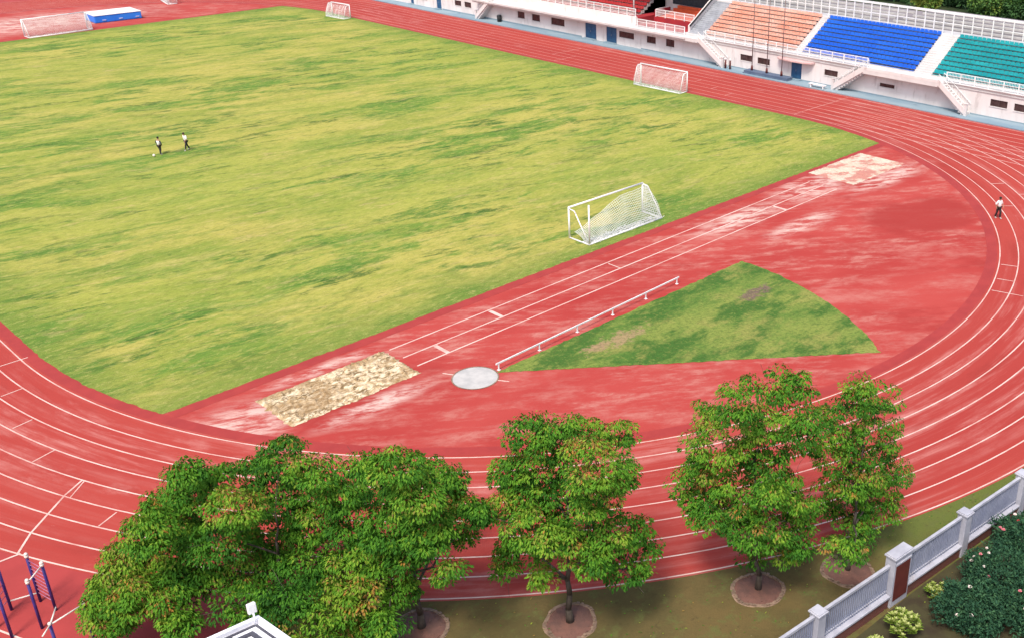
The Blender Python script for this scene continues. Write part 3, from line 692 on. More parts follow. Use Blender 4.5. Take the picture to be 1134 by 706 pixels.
BLOBS={
'T2':[(-0.55,1.16,7.99,0.92,0.67),(0.49,0.7,8.08,0.76,0.55),(1.23,0.13,7.7,0.76,0.55),(2.12,-0.54,7.44,0.61,0.61),(-0.0,1.18,6.61,1.39,0.77),(-0.74,2.32,6.06,0.62,0.68),(-0.28,-1.91,7.99,1.24,0.87),(1.33,-1.54,6.66,0.47,0.69),(1.0,1.19,4.74,1.42,0.79),(-0.97,1.62,5.15,0.89,0.63),(-1.41,2.4,4.49,0.57,0.64),(-1.6,-0.09,5.22,1.12,0.71),(0.21,-0.38,4.57,1.28,0.96),(0.65,-1.74,4.65,0.96,0.71),(1.82,-1.83,4.13,0.58,0.58),(2.13,-2.16,3.53,0.29,0.52),(-0.51,-1.82,4.2,0.81,0.72),(0.86,-1.96,3.07,0.82,0.59),(1.52,-2.12,2.77,0.36,0.43),(-0.98,2.38,2.13,0.46,0.98),(-0.85,1.93,3.13,0.58,0.58),(-1.38,-0.16,2.99,0.39,0.59),(-0.19,1.58,2.45,0.39,0.58),(-0.75,-1.04,4.37,0.58,0.65),(-0.31,0.9,5.56,0.94,0.63),(-0.04,-1.7,6.44,0.95,0.69),(-1.46,-0.94,5.1,0.84,0.52),(-0.41,2.01,5.46,0.78,0.56)],
'T3':[(1.31,1.06,8.21,1.11,0.51),(1.72,-0.06,8.36,0.7,0.57),(-1.24,0.31,8.83,0.96,0.64),(-0.6,2.24,7.2,0.8,0.64),(-1.01,1.23,6.65,1.14,0.81),(0.61,0.26,7.3,1.45,0.9),(0.24,-1.55,8.05,0.65,0.81),(-1.22,2.33,5.87,0.59,0.72),(0.35,0.59,5.91,1.31,0.65),(2.14,-0.18,5.61,0.72,0.46),(-0.64,2.1,4.28,0.83,0.73),(-2.22,2.09,5.28,0.4,0.46),(-2.05,1.99,4.24,0.5,0.6),(-1.81,0.47,4.48,1.01,0.74),(-2.06,0.88,4.0,0.85,0.51),(-1.25,-0.88,5.64,0.83,0.67),(-0.32,-0.66,4.05,1.35,0.84),(1.3,-0.94,3.74,0.74,0.74),(-1.68,-0.7,4.02,1.02,0.68),(0.46,0.41,1.37,0.96,0.55),(0.45,-1.21,2.9,0.96,0.55),(0.02,-0.94,2.37,0.69,0.48),(0.86,0.7,4.61,1.26,0.66),(-1.1,1.09,5.12,1.0,0.6),(0.09,-0.99,5.0,0.94,0.6),(-0.57,0.52,3.92,1.01,0.61),(1.73,-1.02,6.38,0.46,0.39)],
'T4':[(-0.4,-0.03,8.59,0.72,0.46),(2.05,0.17,7.03,0.49,0.46),(-0.74,0.24,7.8,0.66,0.46),(1.36,0.28,6.48,0.83,0.5),(0.1,1.68,6.45,0.6,0.47),(-1.14,0.69,7.22,0.5,0.4),(1.88,-0.29,5.68,0.5,0.54),(0.1,0.41,5.99,0.67,0.47),(0.8,0.35,4.88,1.02,0.61),(-0.97,0.45,5.47,0.68,0.54),(-1.06,0.67,4.19,0.48,0.55),(-0.13,0.08,4.22,0.86,0.55),(2.18,-0.13,3.8,0.68,0.68),(1.17,-1.25,4.61,0.34,0.41),(1.68,-0.12,2.97,0.76,0.52),(2.29,-0.46,2.17,0.42,0.7),(0.71,1.48,2.03,0.63,0.42),(0.2,0.24,1.61,0.85,0.78),(0.54,-0.09,1.6,0.64,0.64),(-2.8,-1.22,3.25,0.71,0.5),(-2.49,-1.59,3.19,0.57,0.5),(0.19,0.09,4.26,1.03,0.69),(1.15,1.12,1.97,0.87,0.63),(1.41,-0.12,1.94,0.7,0.53),(1.04,0.09,2.9,0.87,0.62),(-0.65,0.1,6.59,0.84,0.54),(1.18,-0.19,5.15,0.68,0.54),(-0.11,0.27,7.9,0.86,0.46)],
'T6':[(1.13,0.15,7.05,0.86,0.46),(1.32,-1.62,7.04,0.93,0.49),(0.75,1.88,5.48,0.77,0.49),(-0.44,1.62,6.19,0.56,0.43),(1.37,0.92,4.84,1.4,0.69),(-0.92,-0.26,6.04,1.1,0.69),(2.16,-1.97,5.85,0.94,0.69),(1.78,-0.37,4.07,1.27,0.7),(0.95,1.76,2.8,1.27,0.7),(-1.46,0.54,4.4,1.12,0.7),(2.37,-1.76,3.87,0.89,0.7),(0.96,-0.88,2.99,1.29,0.71),(-0.4,0.66,2.52,1.14,0.71),(1.53,-2.63,3.03,0.98,0.72),(-1.66,1.64,2.3,0.91,0.65),(-0.49,-2.22,3.04,1.15,0.66),(0.5,-3.37,2.72,0.99,0.6),(-1.56,-0.93,2.54,0.93,0.53),(-0.48,-3.44,2.21,0.84,0.4),(-1.64,-2.32,2.47,0.84,0.47)],
'T7':[(1.35,-3.03,7.17,0.63,0.38),(1.9,-1.8,5.44,0.96,0.64),(1.19,-0.42,4.53,0.8,0.64),(-0.14,-2.79,5.31,0.91,0.72),(1.58,-0.9,3.35,0.98,0.72),(-0.56,-0.44,3.11,0.83,0.66),(0.26,-0.84,2.44,0.99,0.73),(-1.27,-0.72,2.49,0.67,0.6),(0.82,-2.3,2.74,0.83,0.6),(-0.9,-2.22,2.73,0.94,0.61),(-1.8,-1.35,2.58,0.4,0.47),(-0.04,-3.01,2.47,0.67,0.54),(-1.7,-1.81,1.79,0.68,0.48),(-1.97,-0.77,1.52,0.34,0.41),(-0.16,-3.77,2.0,0.68,0.48)],
'T5':[(-1.66,-0.29,8.11,0.77,0.43),(-1.29,-1.87,8.67,0.86,0.46),(2.05,1.62,5.22,0.62,0.43),(1.57,-0.51,6.08,0.43,0.49),(0.28,2.27,4.8,1.0,0.62),(-0.9,-2.07,7.36,0.94,0.62),(1.42,-0.61,5.24,0.69,0.56),(1.28,-2.1,5.5,0.44,0.5),(-0.23,-1.9,5.83,0.89,0.57),(-1.0,-0.3,5.23,1.01,0.7),(1.61,-0.98,3.96,0.32,0.45),(-0.61,-0.63,4.23,0.9,0.64),(-1.34,0.61,3.58,0.81,0.71),(-0.82,-2.17,5.56,0.64,0.45),(1.76,0.71,2.97,0.48,0.38),(-0.79,-0.02,2.4,0.72,0.65),(-2.21,-0.05,2.9,0.82,0.66),(-0.45,-3.04,4.72,0.29,0.26),(-0.31,-2.07,3.82,0.26,0.29),(-2.06,-1.35,2.41,0.67,0.5),(-2.42,0.16,1.7,0.67,0.47)]}
# ------------------------------------------------------------------ trees
def leaf(mb,p,d,nrm,l,w,tint):
    """a drooping leaf spray: two folded quads along d"""
    side=d.cross(nrm)
    if side.length<1e-4: side=d.orthogonal()
    side.normalize(); up=side.cross(d).normalized()
    m=p+d*l*.5+up*l*.10; e=p+d*l
    mb.face([p,m-side*w*.5,e,m+side*w*.5],0,None,tint)
def rdir(rnd):
    while True:
        v=Vector((rnd.uniform(-1,1),rnd.uniform(-1,1),rnd.uniform(-1,1)))
        if .05<v.length<1: return v.normalized()
def tree(name,label,base,blobs,n,seed,bare=.0,seed_heads=.05,mat='leaf',trunk_r=.13,leaf_l=.17,shift=0,group='trees in the verge along the outer lane'):
    rnd=random.Random(seed); B=Vector((*base,0))
    t=thing(name,label,'tree',(base[0],base[1],0),group)
    # skeleton: trunk, then each blob reached from the nearest point already grown
    zt=min(2.6,max(b[2] for b in blobs)*.32)
    W=MB(); nodes=[]
    top=max(b[2] for b in blobs)
    cx=sum(b[0] for b in blobs)/len(blobs); cy=sum(b[1] for b in blobs)/len(blobs)
    prev=B.copy(); steps=9
    for k in range(1,steps+1):
        f=k/steps; z=f*top*.74
        q=B+Vector((cx*.85*min(1,f*1.15)+rnd.uniform(-.07,.07),cy*.85*min(1,f*1.15)+rnd.uniform(-.07,.07),z))
        r0=trunk_r*(1-.85*(k-1)/steps)*(1.35 if k==1 else 1); r1=trunk_r*(1-.85*k/steps)
        W.tube(prev,q,r0,r1,n=9); 
        if z>zt*.75: nodes.append((q,r1))
        prev=q
    for b in sorted(blobs,key=lambda b:(b[0]-cx*.5)**2+(b[1]-cy*.5)**2):
        c=B+Vector(b[:3])
        cand=min(nodes,key=lambda q:(q[0]-c).length+max(0,q[0].z-c.z+.6)*1.4)
        a,r=cand; r=min(r*.75,.06); mid=(a+c)/2+Vector((rnd.uniform(-.2,.2),rnd.uniform(-.2,.2),.12*(a-c).length))
        W.tube(a,mid,r,r*.7,n=6,cap=False); W.tube(mid,c,r*.7,r*.35,n=6,cap=False)
        nodes += [(mid,r*.8),(c,r*.5)]
        for _ in range(5):
            e=c+Vector((rnd.gauss(0,.5)*b[3],rnd.gauss(0,.5)*b[3],rnd.gauss(0,.5)*b[4])); W.tube(c,e,r*.3,.006,n=4,cap=False)
    W.build('trunk',M['bark'],t,True)
    L=MB(); tot=sum(b[3]*b[4] for b in blobs)
    for b in blobs:
        c=B+Vector(b[:3]); nb=int(n*b[3]*b[4]/tot); bt=rnd.gauss(0,.09); orange=rnd.random()<.45
        ns=max(6,int(nb/58))
        for s in range(ns):
            # each clump: a drooping dome of leaves at a twig's end, nearer the skin of the limb's mass
            v=rdir(rnd); rr=rnd.uniform(.45,1.0)**.6
            p=c+Vector((v.x*b[3]*rr*.88,v.y*b[3]*rr*.88,v.z*b[4]*rr*.9))
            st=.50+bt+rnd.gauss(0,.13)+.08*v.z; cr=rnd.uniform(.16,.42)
            head=rnd.random()<(seed_heads*2 if orange else seed_heads*.25) and v.z>-.1
            for q in range(nb//ns+1):
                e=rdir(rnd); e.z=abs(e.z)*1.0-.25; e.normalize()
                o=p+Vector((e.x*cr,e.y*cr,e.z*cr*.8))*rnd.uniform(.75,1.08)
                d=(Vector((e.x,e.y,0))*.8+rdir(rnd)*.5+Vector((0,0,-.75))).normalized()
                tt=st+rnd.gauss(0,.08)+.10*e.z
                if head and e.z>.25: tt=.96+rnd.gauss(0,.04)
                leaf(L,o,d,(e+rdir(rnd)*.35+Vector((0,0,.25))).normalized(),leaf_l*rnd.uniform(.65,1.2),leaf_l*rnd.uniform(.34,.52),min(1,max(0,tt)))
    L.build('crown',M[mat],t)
    return t
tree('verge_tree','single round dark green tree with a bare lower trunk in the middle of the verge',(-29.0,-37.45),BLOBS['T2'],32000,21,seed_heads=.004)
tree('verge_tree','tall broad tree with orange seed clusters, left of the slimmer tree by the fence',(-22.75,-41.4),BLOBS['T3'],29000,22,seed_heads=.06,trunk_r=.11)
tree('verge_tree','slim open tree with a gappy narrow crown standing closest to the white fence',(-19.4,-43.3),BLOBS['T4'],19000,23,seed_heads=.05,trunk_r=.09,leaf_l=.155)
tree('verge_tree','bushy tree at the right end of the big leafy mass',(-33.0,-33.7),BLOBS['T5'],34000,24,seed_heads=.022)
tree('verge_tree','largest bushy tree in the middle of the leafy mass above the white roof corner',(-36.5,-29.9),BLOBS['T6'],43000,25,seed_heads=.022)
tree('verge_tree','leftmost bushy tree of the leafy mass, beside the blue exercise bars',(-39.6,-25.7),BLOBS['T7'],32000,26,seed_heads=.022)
for (x,y),lab in (((-29.0,-37.45),'round brown soil pit with a rough rim under the single round tree'),((-22.75,-41.4),'round brown soil pit with a pale broken rim under the tree with orange seed clusters'),((-19.4,-43.3),'brown soil pit half hidden under the slim tree by the fence'),((-33.0,-33.7),'brown soil pit at the foot of the leafy mass on the verge')):
    t=thing('tree_pit',lab,'tree pit',(x,y,.005),'soil pits round the verge trees')
    rnd=random.Random(int(x*7)); q=MB(); N=48; ph=rnd.random()*6
    R=[1.0+.05*math.sin(2*2*PI*k/N+ph)+.03*math.sin(5*2*PI*k/N+2*ph)+rnd.uniform(-.012,.012) for k in range(N)]
    ctr=(x,y,.09)
    for k in range(N):
        j=(k+1)%N; a,b=2*PI*k/N,2*PI*j/N
        P1=lambda f,k,a,z:(x+R[k]*f*math.cos(a),y+R[k]*f*math.sin(a),z)
        q.face([ctr,P1(.5,k,a,.075),P1(.5,j,b,.075)]); q.face([P1(.5,k,a,.075),P1(.95,k,a,.02),P1(.95,j,b,.02),P1(.5,j,b,.075)])
    for _ in range(90):
        a=rnd.uniform(0,2*PI); r_=.85*rnd.random()**.5; w_=rnd.uniform(.02,.05); q.ball((x+r_*math.cos(a),y+r_*math.sin(a),.085-.06*r_),w_,w_,w_*.7,5,3)
    q.build('soil',M['pit_soil'],t)
    q=MB()
    for k in range(N):                      # low mortar bed that carries the rim stones
        j=(k+1)%N; a,b=2*PI*k/N,2*PI*j/N
        q.face([P1(.90,k,a,.028),P1(1.03,k,a,.028),P1(1.03,j,b,.028),P1(.90,j,b,.028)]); q.face([P1(1.03,k,a,.028),P1(1.05,k,a,.004),P1(1.05,j,b,.004),P1(1.03,j,b,.028)])
    for k in range(N):
        if rnd.random()<.22: continue
        a=2*PI*(k+rnd.uniform(-.2,.2))/N; d=Vector((math.cos(a),math.sin(a),0)); e_=Vector((-d.y,d.x,0)); rr=R[k]*rnd.uniform(.93,.99)
        q.obox(Vector((x,y,.004))+d*rr,d*rnd.uniform(.035,.06),e_*rnd.uniform(.045,.07),(rnd.uniform(-.01,.01),rnd.uniform(-.01,.01),rnd.uniform(.04,.10)))
    q.build('rim',M['pit_rim'],t)
# scattered litter of fallen leaves on the verge
mb=MB(); rnd=random.Random(4)
for i in range(420):
    a=math.radians(rnd.uniform(224,262)); r=rnd.uniform(45.8,50.2); p=Vector((r*math.cos(a),r*math.sin(a),.02)); leaf(mb,p,Vector((rnd.uniform(-1,1),rnd.uniform(-1,1),.1)).normalized(),Vector((0,0,1)),rnd.uniform(.05,.13),rnd.uniform(.03,.07),rnd.choice([.3,.5,.88,.95,.4]))
tag(mb.build('leaf_litter',M['leaf']),'fallen leaves scattered thinly over the brown verge','leaf litter',kind='stuff')

# ------------------------------------------------------------------ boundary fence
fe=Vector((1,-.105,0)).normalized(); fn=Vector((-fe.y,fe.x,0))          # along, towards the track
def F(s,z=0): return Vector((-19.6,-45.52,z))+fe*s
fen=thing('boundary_fence','white barred metal fence on a brick plinth with square white piers beside the verge','fence',(-19.6,-45.5,0))
xs=[-13.3,-8.9,-4.55,0,4.3,8.5,12.8,17.1]
for a,b in zip(xs[:-1],xs[1:]):
    ha=.56 if a==0 else .22; hb=.56 if b==0 else .22
    q=MB(); q.obox(F((a+ha+b-hb)/2),fe*((b-hb)-(a+ha))/2,fn*.15,(0,0,.52)); q.build('plinth',M['brick'],fen)
    q=MB(); q.obox(F((a+ha+b-hb)/2,.52),fe*((b-hb)-(a+ha))/2,fn*.22,(0,0,.10)); q.build('coping',M['fence_white'],fen,bevel=.015)
    po=MB(); L0,L1=a+ha,b-hb
    for z,h,w in ((.72,.05,.03),(1.86,.11,.06)): po.obox(F((L0+L1)/2,z),fe*(L1-L0)/2,fn*w,(0,0,h))
    pa=po.build('panel',M['fence_white'],fen)
    q=MB(); m=int((L1-L0)/.115)
    for i in range(m): q.obox(F(L0+(L1-L0)*(i+.5)/m,.62),fe*.024,fn*.02,(0,0,1.25))
    q.build('bars',M['fence'],pa)
for s in xs:
    big=(s==0)
    hx,hy,h=(.52,.22,2.26) if big else (.21,.21,2.0)
    q=MB(); q.obox(F(s),fe*hx,fn*hy,(0,0,h)); p=q.build('pier',M['fence_white'],fen,bevel=.012)
    q=MB(); q.obox(F(s,h),fe*(hx+.05),fn*(hy+.05),(0,0,.07)); q.obox(F(s,h+.07),fe*(hx+.01),fn*(hy+.01),(0,0,.04)); q.build('cap',M['fence_white'],p,bevel=.012)
    if big:
        q=MB(); q.obox(F(s,.30)-fn*(hy+.012),fe*(hx-.10),fn*.012,(0,0,1.62)); q.build('tile_panel',M['tile_red'],p)
        q=MB(); q.obox(F(s,2.0)-fn*(hy+.02),fe*(hx-.06),fn*.02,(0,0,.06)); q.build('moulding',M['fence_white'],p)

# ------------------------------------------------------------------ planting before the fence
def rose(loc,r,h,n,seed,label,flowers):
    rnd=random.Random(seed); t=thing('rose_bush',label,'rose bush',(loc[0],loc[1],0),'rose bushes before the fence')
    B=Vector((*loc,0)); W=MB(); L=MB()
    tips=[]
    for k in range(26):
        a=rnd.uniform(0,2*PI); rr=r*rnd.random()**.5; e=B+Vector((rr*math.cos(a),rr*math.sin(a),h*(.55+.45*rnd.random())*(1-.35*(rr/r)**2)))
        W.tube(B+Vector((rnd.uniform(-.1,.1),rnd.uniform(-.1,.1),0)),e,.018,.006,n=5,cap=False); tips.append(e)
    W.build('stem',M['bark'],t)
    for k in range(n//9):
        v=rdir(rnd); rr=rnd.uniform(.3,1)**.5; lump=1+.22*math.sin(v.x*7+seed)*math.cos(v.y*6+seed*2)
        c=B+Vector((v.x*r*rr*lump,v.y*r*rr*lump,max(.08,h*.5+v.z*h*.5*rr*lump)))
        st=.45+rnd.gauss(0,.2)+.15*v.z
        for q in range(9):
            d=(v*.6+rdir(rnd)).normalized(); leaf(L,c+rdir(rnd)*.13,d,(rdir(rnd)+Vector((0,0,.8))).normalized(),rnd.uniform(.09,.19),rnd.uniform(.05,.09),min(1,max(0,st+rnd.gauss(0,.15))))
    L.build('foliage',M['rose_leaf'],t)
    for (dx,dy,z,m) in flowers:
        q=MB(); c=B+Vector((dx,dy,z)); rad_=rnd.uniform(.055,.09)
        for ringk,(nr,rr,zz) in enumerate(((6,rad_,0),(5,rad_*.65,.025),(3,rad_*.3,.05))):
            for k in range(nr):
                a=2*PI*(k+.4*ringk)/nr; d=Vector((math.cos(a),math.sin(a),0)); s=Vector((-d.y,d.x,0))
                q.face([c+Vector((0,0,zz)),c+d*rr*.6-s*rr*.55+Vector((0,0,zz+.02)),c+d*rr*1.1+Vector((0,0,zz+.06)),c+d*rr*.6+s*rr*.55+Vector((0,0,zz+.02))])
        q.build('flower',M[m],t)
rose((-16.3,-48.35),1.65,1.5,9500,31,'dark green rose bush with a cluster of white and pink blooms facing the fence',[(-.55,1.2,1.15,'petal_white'),(-.25,1.0,1.4,'petal_pink'),(-.1,.75,1.5,'petal_white'),(-.85,.55,1.4,'petal_white'),(-1.15,.2,1.3,'petal_pink'),(-.2,1.25,1.1,'petal_white'),(.25,1.0,1.4,'petal_white')])
rose((-13.4,-48.1),1.6,1.5,8500,32,'dark green rose bush with reddish blooms nearest the right edge of the photo',[(-.3,.6,1.5,'petal_red'),(-.9,.9,1.25,'petal_pink'),(.3,1.0,1.3,'petal_white'),(-.75,1.1,1.15,'petal_pink')])
rose((-18.6,-48.2),1.35,1.2,6500,33,'lower dark rose bush with small pale blooms behind the wide pier',[(-1.0,.1,.8,'petal_white'),(-.85,-.35,.95,'petal_white'),(.2,.3,1.25,'petal_white')])
rose((-17.0,-50.2),1.6,1.4,8500,34,'dark rose bush with one pink bloom in the bottom corner of the photo',[(-.45,.8,1.35,'petal_pink'),(-1.0,.3,1.15,'petal_white'),(.5,.9,1.3,'petal_red')])
rose((-14.4,-50.4),1.7,1.5,8500,35,'dark rose bush without blooms at the right rim of the bed',[(.2,.8,1.4,'petal_white')])
def lime(loc,r,h,n,seed,label):
    rnd=random.Random(seed); t=thing('shrub',label,'shrub',(loc[0],loc[1],0),'yellow green shrubs in the bed'); B=Vector((*loc,0)); L=MB(); W=MB()
    for k in range(n//14):
        a=rnd.uniform(0,2*PI); rr=r*rnd.random()**.5; c=B+Vector((rr*math.cos(a),rr*math.sin(a),h*(1-.5*(rr/r)**2)*rnd.uniform(.7,1.05)))
        W.tube(B,c,.015,.006,n=4,cap=False)
        for q in range(14):
            f=q/14; d=Vector((math.cos(q*2.4)*(1-.3*f),math.sin(q*2.4)*(1-.3*f),.25+.9*f)).normalized()
            leaf(L,c+Vector((0,0,f*.12)),d,Vector((0,0,1)),rnd.uniform(.13,.24)*(1.1-.5*f),.085,min(1,max(0,.15+.75*f+rnd.gauss(0,.15))))
    W.build('stem',M['bark'],t); L.build('foliage',M['lime_leaf'],t)
lime((-21.05,-46.75),.62,.95,800,41,'yellow green shrub with pale tips below the white fence, next to the wide pier')
lime((-17.95,-50.85),.6,1.0,700,42,'yellow green shrub with pale tips among the roses at the bottom edge')
lime((-18.25,-46.75),.5,.5,420,43,'small mid green shrub low against the brick plinth')
lime((-22.6,-46.6),.5,.6,420,45,'small yellow green shrub under the left fence panel at the bottom edge')

# ------------------------------------------------------------------ exercise bars
cx,cy=-42.88,-22.62
V=[(cx+.97*math.cos(math.radians(-17+60*k)),cy+.97*math.sin(math.radians(-17+60*k))) for k in range(6)]
t=thing('climbing_frame','six sided climbing frame of dark blue posts with white bars on the red ground','climbing frame',(cx,cy,.01))
for x,y in V:
    q=MB(); q.tube((x,y,0),(x,y,2.2),.055,n=12); p=q.build('post',M['indigo'],t,True)
    q=MB(); q.ball((x,y,2.24),.075); q.tube((x,y,2.1),(x,y,2.2),.075,n=12); q.build('cap',M['bar_white'],p,True)
def bar(a,b,z,r=.028,m='bar_white',name='bar',z1=None):
    q=MB(); q.tube((*a,z),(*b,z1 if z1 is not None else z),r,n=8); q.build(name,M[m],t,True)
bar(V[5],V[0],2.14); bar(V[4],V[3],2.14); bar(V[2],V[1],.42,.03)
for k in range(9): bar(V[0],V[1],.45+k*.19,.016,'rung','rung')
for k in range(6): bar(V[2],V[3],.5+k*.25,.016,'rung','rung')
t=thing('pull_up_bars','blue posts with three white pull up bars meeting at a joint, beside the climbing frame','pull-up bars',(-42.92,-26.5,.01))
J=(-42.92,-26.54); E1=(-41.73,-26.28)
for x,y in (J,E1):
    q=MB(); q.tube((x,y,0),(x,y,2.2),.055,n=12); p=q.build('post',M['indigo'],t,True)
    q=MB(); q.ball((x,y,2.25),.07); q.build('cap',M['bar_white'],p,True)
bar(J,E1,2.2); bar(J,(-42.45,-25.75),2.2); bar(J,(-43.3,-26.95),2.2)

# ------------------------------------------------------------------ white roof corner in the foreground
zc=8.0; c=Vector((-40.36,-37.98,0)); u=Vector((-.993,.121,0)).normalized(); v=Vector((.115,-.993,0)).normalized()
t=thing('pavilion','small white roofed pavilion, its parapet corner with a white lamp box showing','pavilion',(c.x,c.y,0))
def Q(a,b,z): return c+u*a+v*b+Vector((0,0,z))
def slab(mb,a0,b0,z0,a1,b1,z1): mb.hexa([Q(a0,b0,z0),Q(a1,b0,z0),Q(a1,b1,z0),Q(a0,b1,z0),Q(a0,b0,z1),Q(a1,b0,z1),Q(a1,b1,z1),Q(a0,b1,z1)])
A=4.2; D=4.2
q=MB(); slab(q,.15,.15,0,A-.15,D-.15,zc-.5); q.build('wall',M['wall'],t)
q=MB(); slab(q,.12,.12,zc-.5,A-.12,D-.12,zc-.12); ro=q.build('roof',M['roof_white'],t)
q=MB(); slab(q,0,0,zc-.5,A,.12,zc+.02); slab(q,0,.12,zc-.5,.12,D,zc+.02); slab(q,A-.12,.12,zc-.5,A,D,zc+.02); slab(q,.12,D-.12,zc-.5,A-.12,D,zc+.02); q.build('parapet',M['roof_white'],ro)
q=MB(); slab(q,.17,.17,zc-.119,A-.3,.23,zc-.08); slab(q,.17,.23,zc-.119,.23,D-.3,zc-.08); slab(q,.40,.40,zc-.119,A-.5,.52,zc-.07); slab(q,.40,.52,zc-.119,.52,D-.5,zc-.07); q.build('gutter',M['gutter'],ro)
q=MB()
for k in range(9): slab(q,.9+k*.3,.26,zc-.119,1.0+k*.3,.36,zc-.03)
q.build('bracket',M['gutter'],ro)
q=MB(); q.tube(Q(.2,.2,zc-.12),Q(.2,.2,zc+.28),.028,n=8); po=q.build('lamp_post',M['roof_white'],t,True)
q=MB(); slab(q,.04,.0,zc+.20,.26,.10,zc+.52); q.build('lamp_box',M['white'],po,bevel=.02)
q=MB(); slab(q,.9,.75,zc-.12,1.6,1.3,zc+.12); q.build('roof_hatch',M['slab'],ro,bevel=.02)
q=MB(); slab(q,.14,.8,2,.149,2.0,4); slab(q,.14,2.4,2,.149,3.6,4); slab(q,.8,.14,2,2.0,.149,4); q.build('window',M['glass'],t)

# ------------------------------------------------------------------ people
def skin(name,pts,edges,rad,mat,parent,root=0,sub=2,loc=(0,0,0)):
    me=bpy.data.meshes.new(name+'_cage'); me.from_pydata(pts,edges,[]); o=bpy.data.objects.new(name,me); C.objects.link(o)
    md=o.modifiers.new('skin','SKIN'); md.use_smooth_shade=True
    sv=me.skin_vertices[0].data
    for i,r in enumerate(rad): sv[i].radius=(r,r) if not isinstance(r,tuple) else r; sv[i].use_root=(i==root)
    s=o.modifiers.new('sub','SUBSURF'); s.levels=sub; s.render_levels=sub
    dg=bpy.context.evaluated_depsgraph_get(); ev=o.evaluated_get(dg); m2=bpy.data.meshes.new_from_object(ev)
    bpy.data.objects.remove(o); m2.name=name
    r=bpy.data.objects.new(name,m2); C.objects.link(r); m2.materials.clear(); m2.materials.append(mat)
    m2.polygons.foreach_set('use_smooth',[True]*len(m2.polygons))
    if parent: r.parent=parent
    return r
def person(label,loc,rz,h=1.62,stride=.22,armL=(.1,.05),armR=(-.1,.05),vest=False,bend=0.0,elbow=.5):
    t=thing('person',label,'person',(0,0,0),'people out on the ground'); k=h/1.7
    P=[];E=[];R=[]
    def a(p,r,par=None):
        P.append((p[0]*k,p[1]*k,p[2]*k)); R.append(r*k)
        if par is not None: E.append((par,len(P)-1))
        return len(P)-1
    pel=a((0,0,.92),.125); wa=a((0,.01+bend*.1,1.05),.115,pel); ch=a((0,.01+bend*.25,1.24),.135,wa); nk0=a((0,bend*.38,1.40),.075,ch); nk=a((0,.01+bend*.42,1.46),.052,nk0)
    hd=a((0,.03+bend*.5,1.53),.075,nk); hd2=a((0,.035+bend*.52,1.60),.092,hd); hd3=a((0,.02+bend*.54,1.665),.07,hd2)
    hands=[]; idx={}
    for s,st,arm in ((-1,stride,armL),(1,-stride,armR)):
        hp=a((s*.09,0,.86),.095,pel); kn=a((s*.10,.05+st*.55,.49),.062,hp); an=a((s*.10,-.02+st,.09),.042,kn); ft=a((s*.115,.07+st,.045),.038,an); toe=a((s*.12,.17+st,.03),.028,ft)
        sh=a((s*.175,bend*.33,1.37),.062,ch); el=a((s*(.24+arm[1]),bend*.3+arm[0]*.6-.03,1.10),.043,sh)
        wr=a((s*(.23+arm[1]*.6),bend*.3+arm[0]+.16*elbow,.88+.14*elbow),.029,el); pm=a((s*(.225+arm[1]*.6),bend*.3+arm[0]+.16*elbow+.03,.80+.14*elbow),.033,wr)
        for q in range(4):
            f1=a((s*(.225+arm[1]*.6)+(q-1.5)*.018*0.4,bend*.3+arm[0]+.16*elbow+.03+(q-1.5)*.02,.745+.14*elbow+abs(q-1.4)*.006),.0095,pm)
            a((P[f1][0]/k-s*.01,P[f1][1]/k+.008,P[f1][2]/k-.035+abs(q-1.4)*.006),.008,f1)
        th=a((s*(.20+arm[1]*.6),bend*.3+arm[0]+.16*elbow+.065,.80+.14*elbow),.010,pm); a((P[th][0]/k-s*.005,P[th][1]/k+.012,P[th][2]/k-.03),.009,th)
        idx[s]=(hp,kn,an,ft,toe,sh,el,wr)
    bd=skin('body',P,E,R,M['skin'],t,0,1)
    def sub(name,chain,mat,grow,lev=2):
        ids=sorted({i for e in chain for i in e}); mp={o:i for i,o in enumerate(ids)}
        return skin(name,[P[i] for i in ids],[(mp[x],mp[y]) for x,y in chain],[R[i]+grow*k for i in ids],mat,t,mp[chain[0][0]],lev)
    l,r=idx[-1],idx[1]
    sub('shirt',[(pel,wa),(wa,ch),(ch,nk0),(ch,l[5]),(l[5],l[6]),(ch,r[5]),(r[5],r[6])] if not vest else [(pel,wa),(wa,ch),(ch,nk0),(ch,l[5]),(ch,r[5])],M['shirt'],.022)
    if vest:
        for q in (l,r): sub('sleeve',[(q[5],q[6]),(q[6],q[7])],M['vest'],.016)
    sub('trousers',[(pel,l[0]),(l[0],l[1]),(l[1],l[2]),(pel,r[0]),(r[0],r[1]),(r[1],r[2])],M['trouser'],.020)
    for q in (l,r): sub('shoe',[(q[2],q[3]),(q[3],q[4])],M['shoe'],.014)
    hx,hy,hz=P[hd2]
    m=MB(); m.ball((hx,hy-.016*k,hz+.032*k),.102*k,.108*k,.098*k,12,8); m.build('hair',M['hair'],t,True)
    m=MB(); m.tube((hx,hy+.085*k,hz+.0*k),(hx,hy+.115*k,hz-.03*k),.010*k,.016*k,6)
    for s in (-1,1): m.ball((hx+s*.10*k,hy,hz-.02*k),.014*k,.022*k,.032*k,6,5)
    m.build('face_features',M['skin'],t,True)
    m=MB()
    for s in (-1,1): m.ball((hx+s*.034*k,hy+.088*k,hz-.005*k),.012*k,.008*k,.008*k,6,5)
    m.build('eyes',M['hair'],t)
    m=MB(); m.ball((hx,hy+.082*k,hz-.065*k),.024*k,.012*k,.007*k,8,5); m.build('mouth',M['petal_red'],t)
    t.location=loc; t.rotation_euler=(0,0,rz); return t
person('person in a white top and black trousers walking in the inner lanes by the curve',(22.2,-28.75,.01),math.radians(160),1.66,.16)
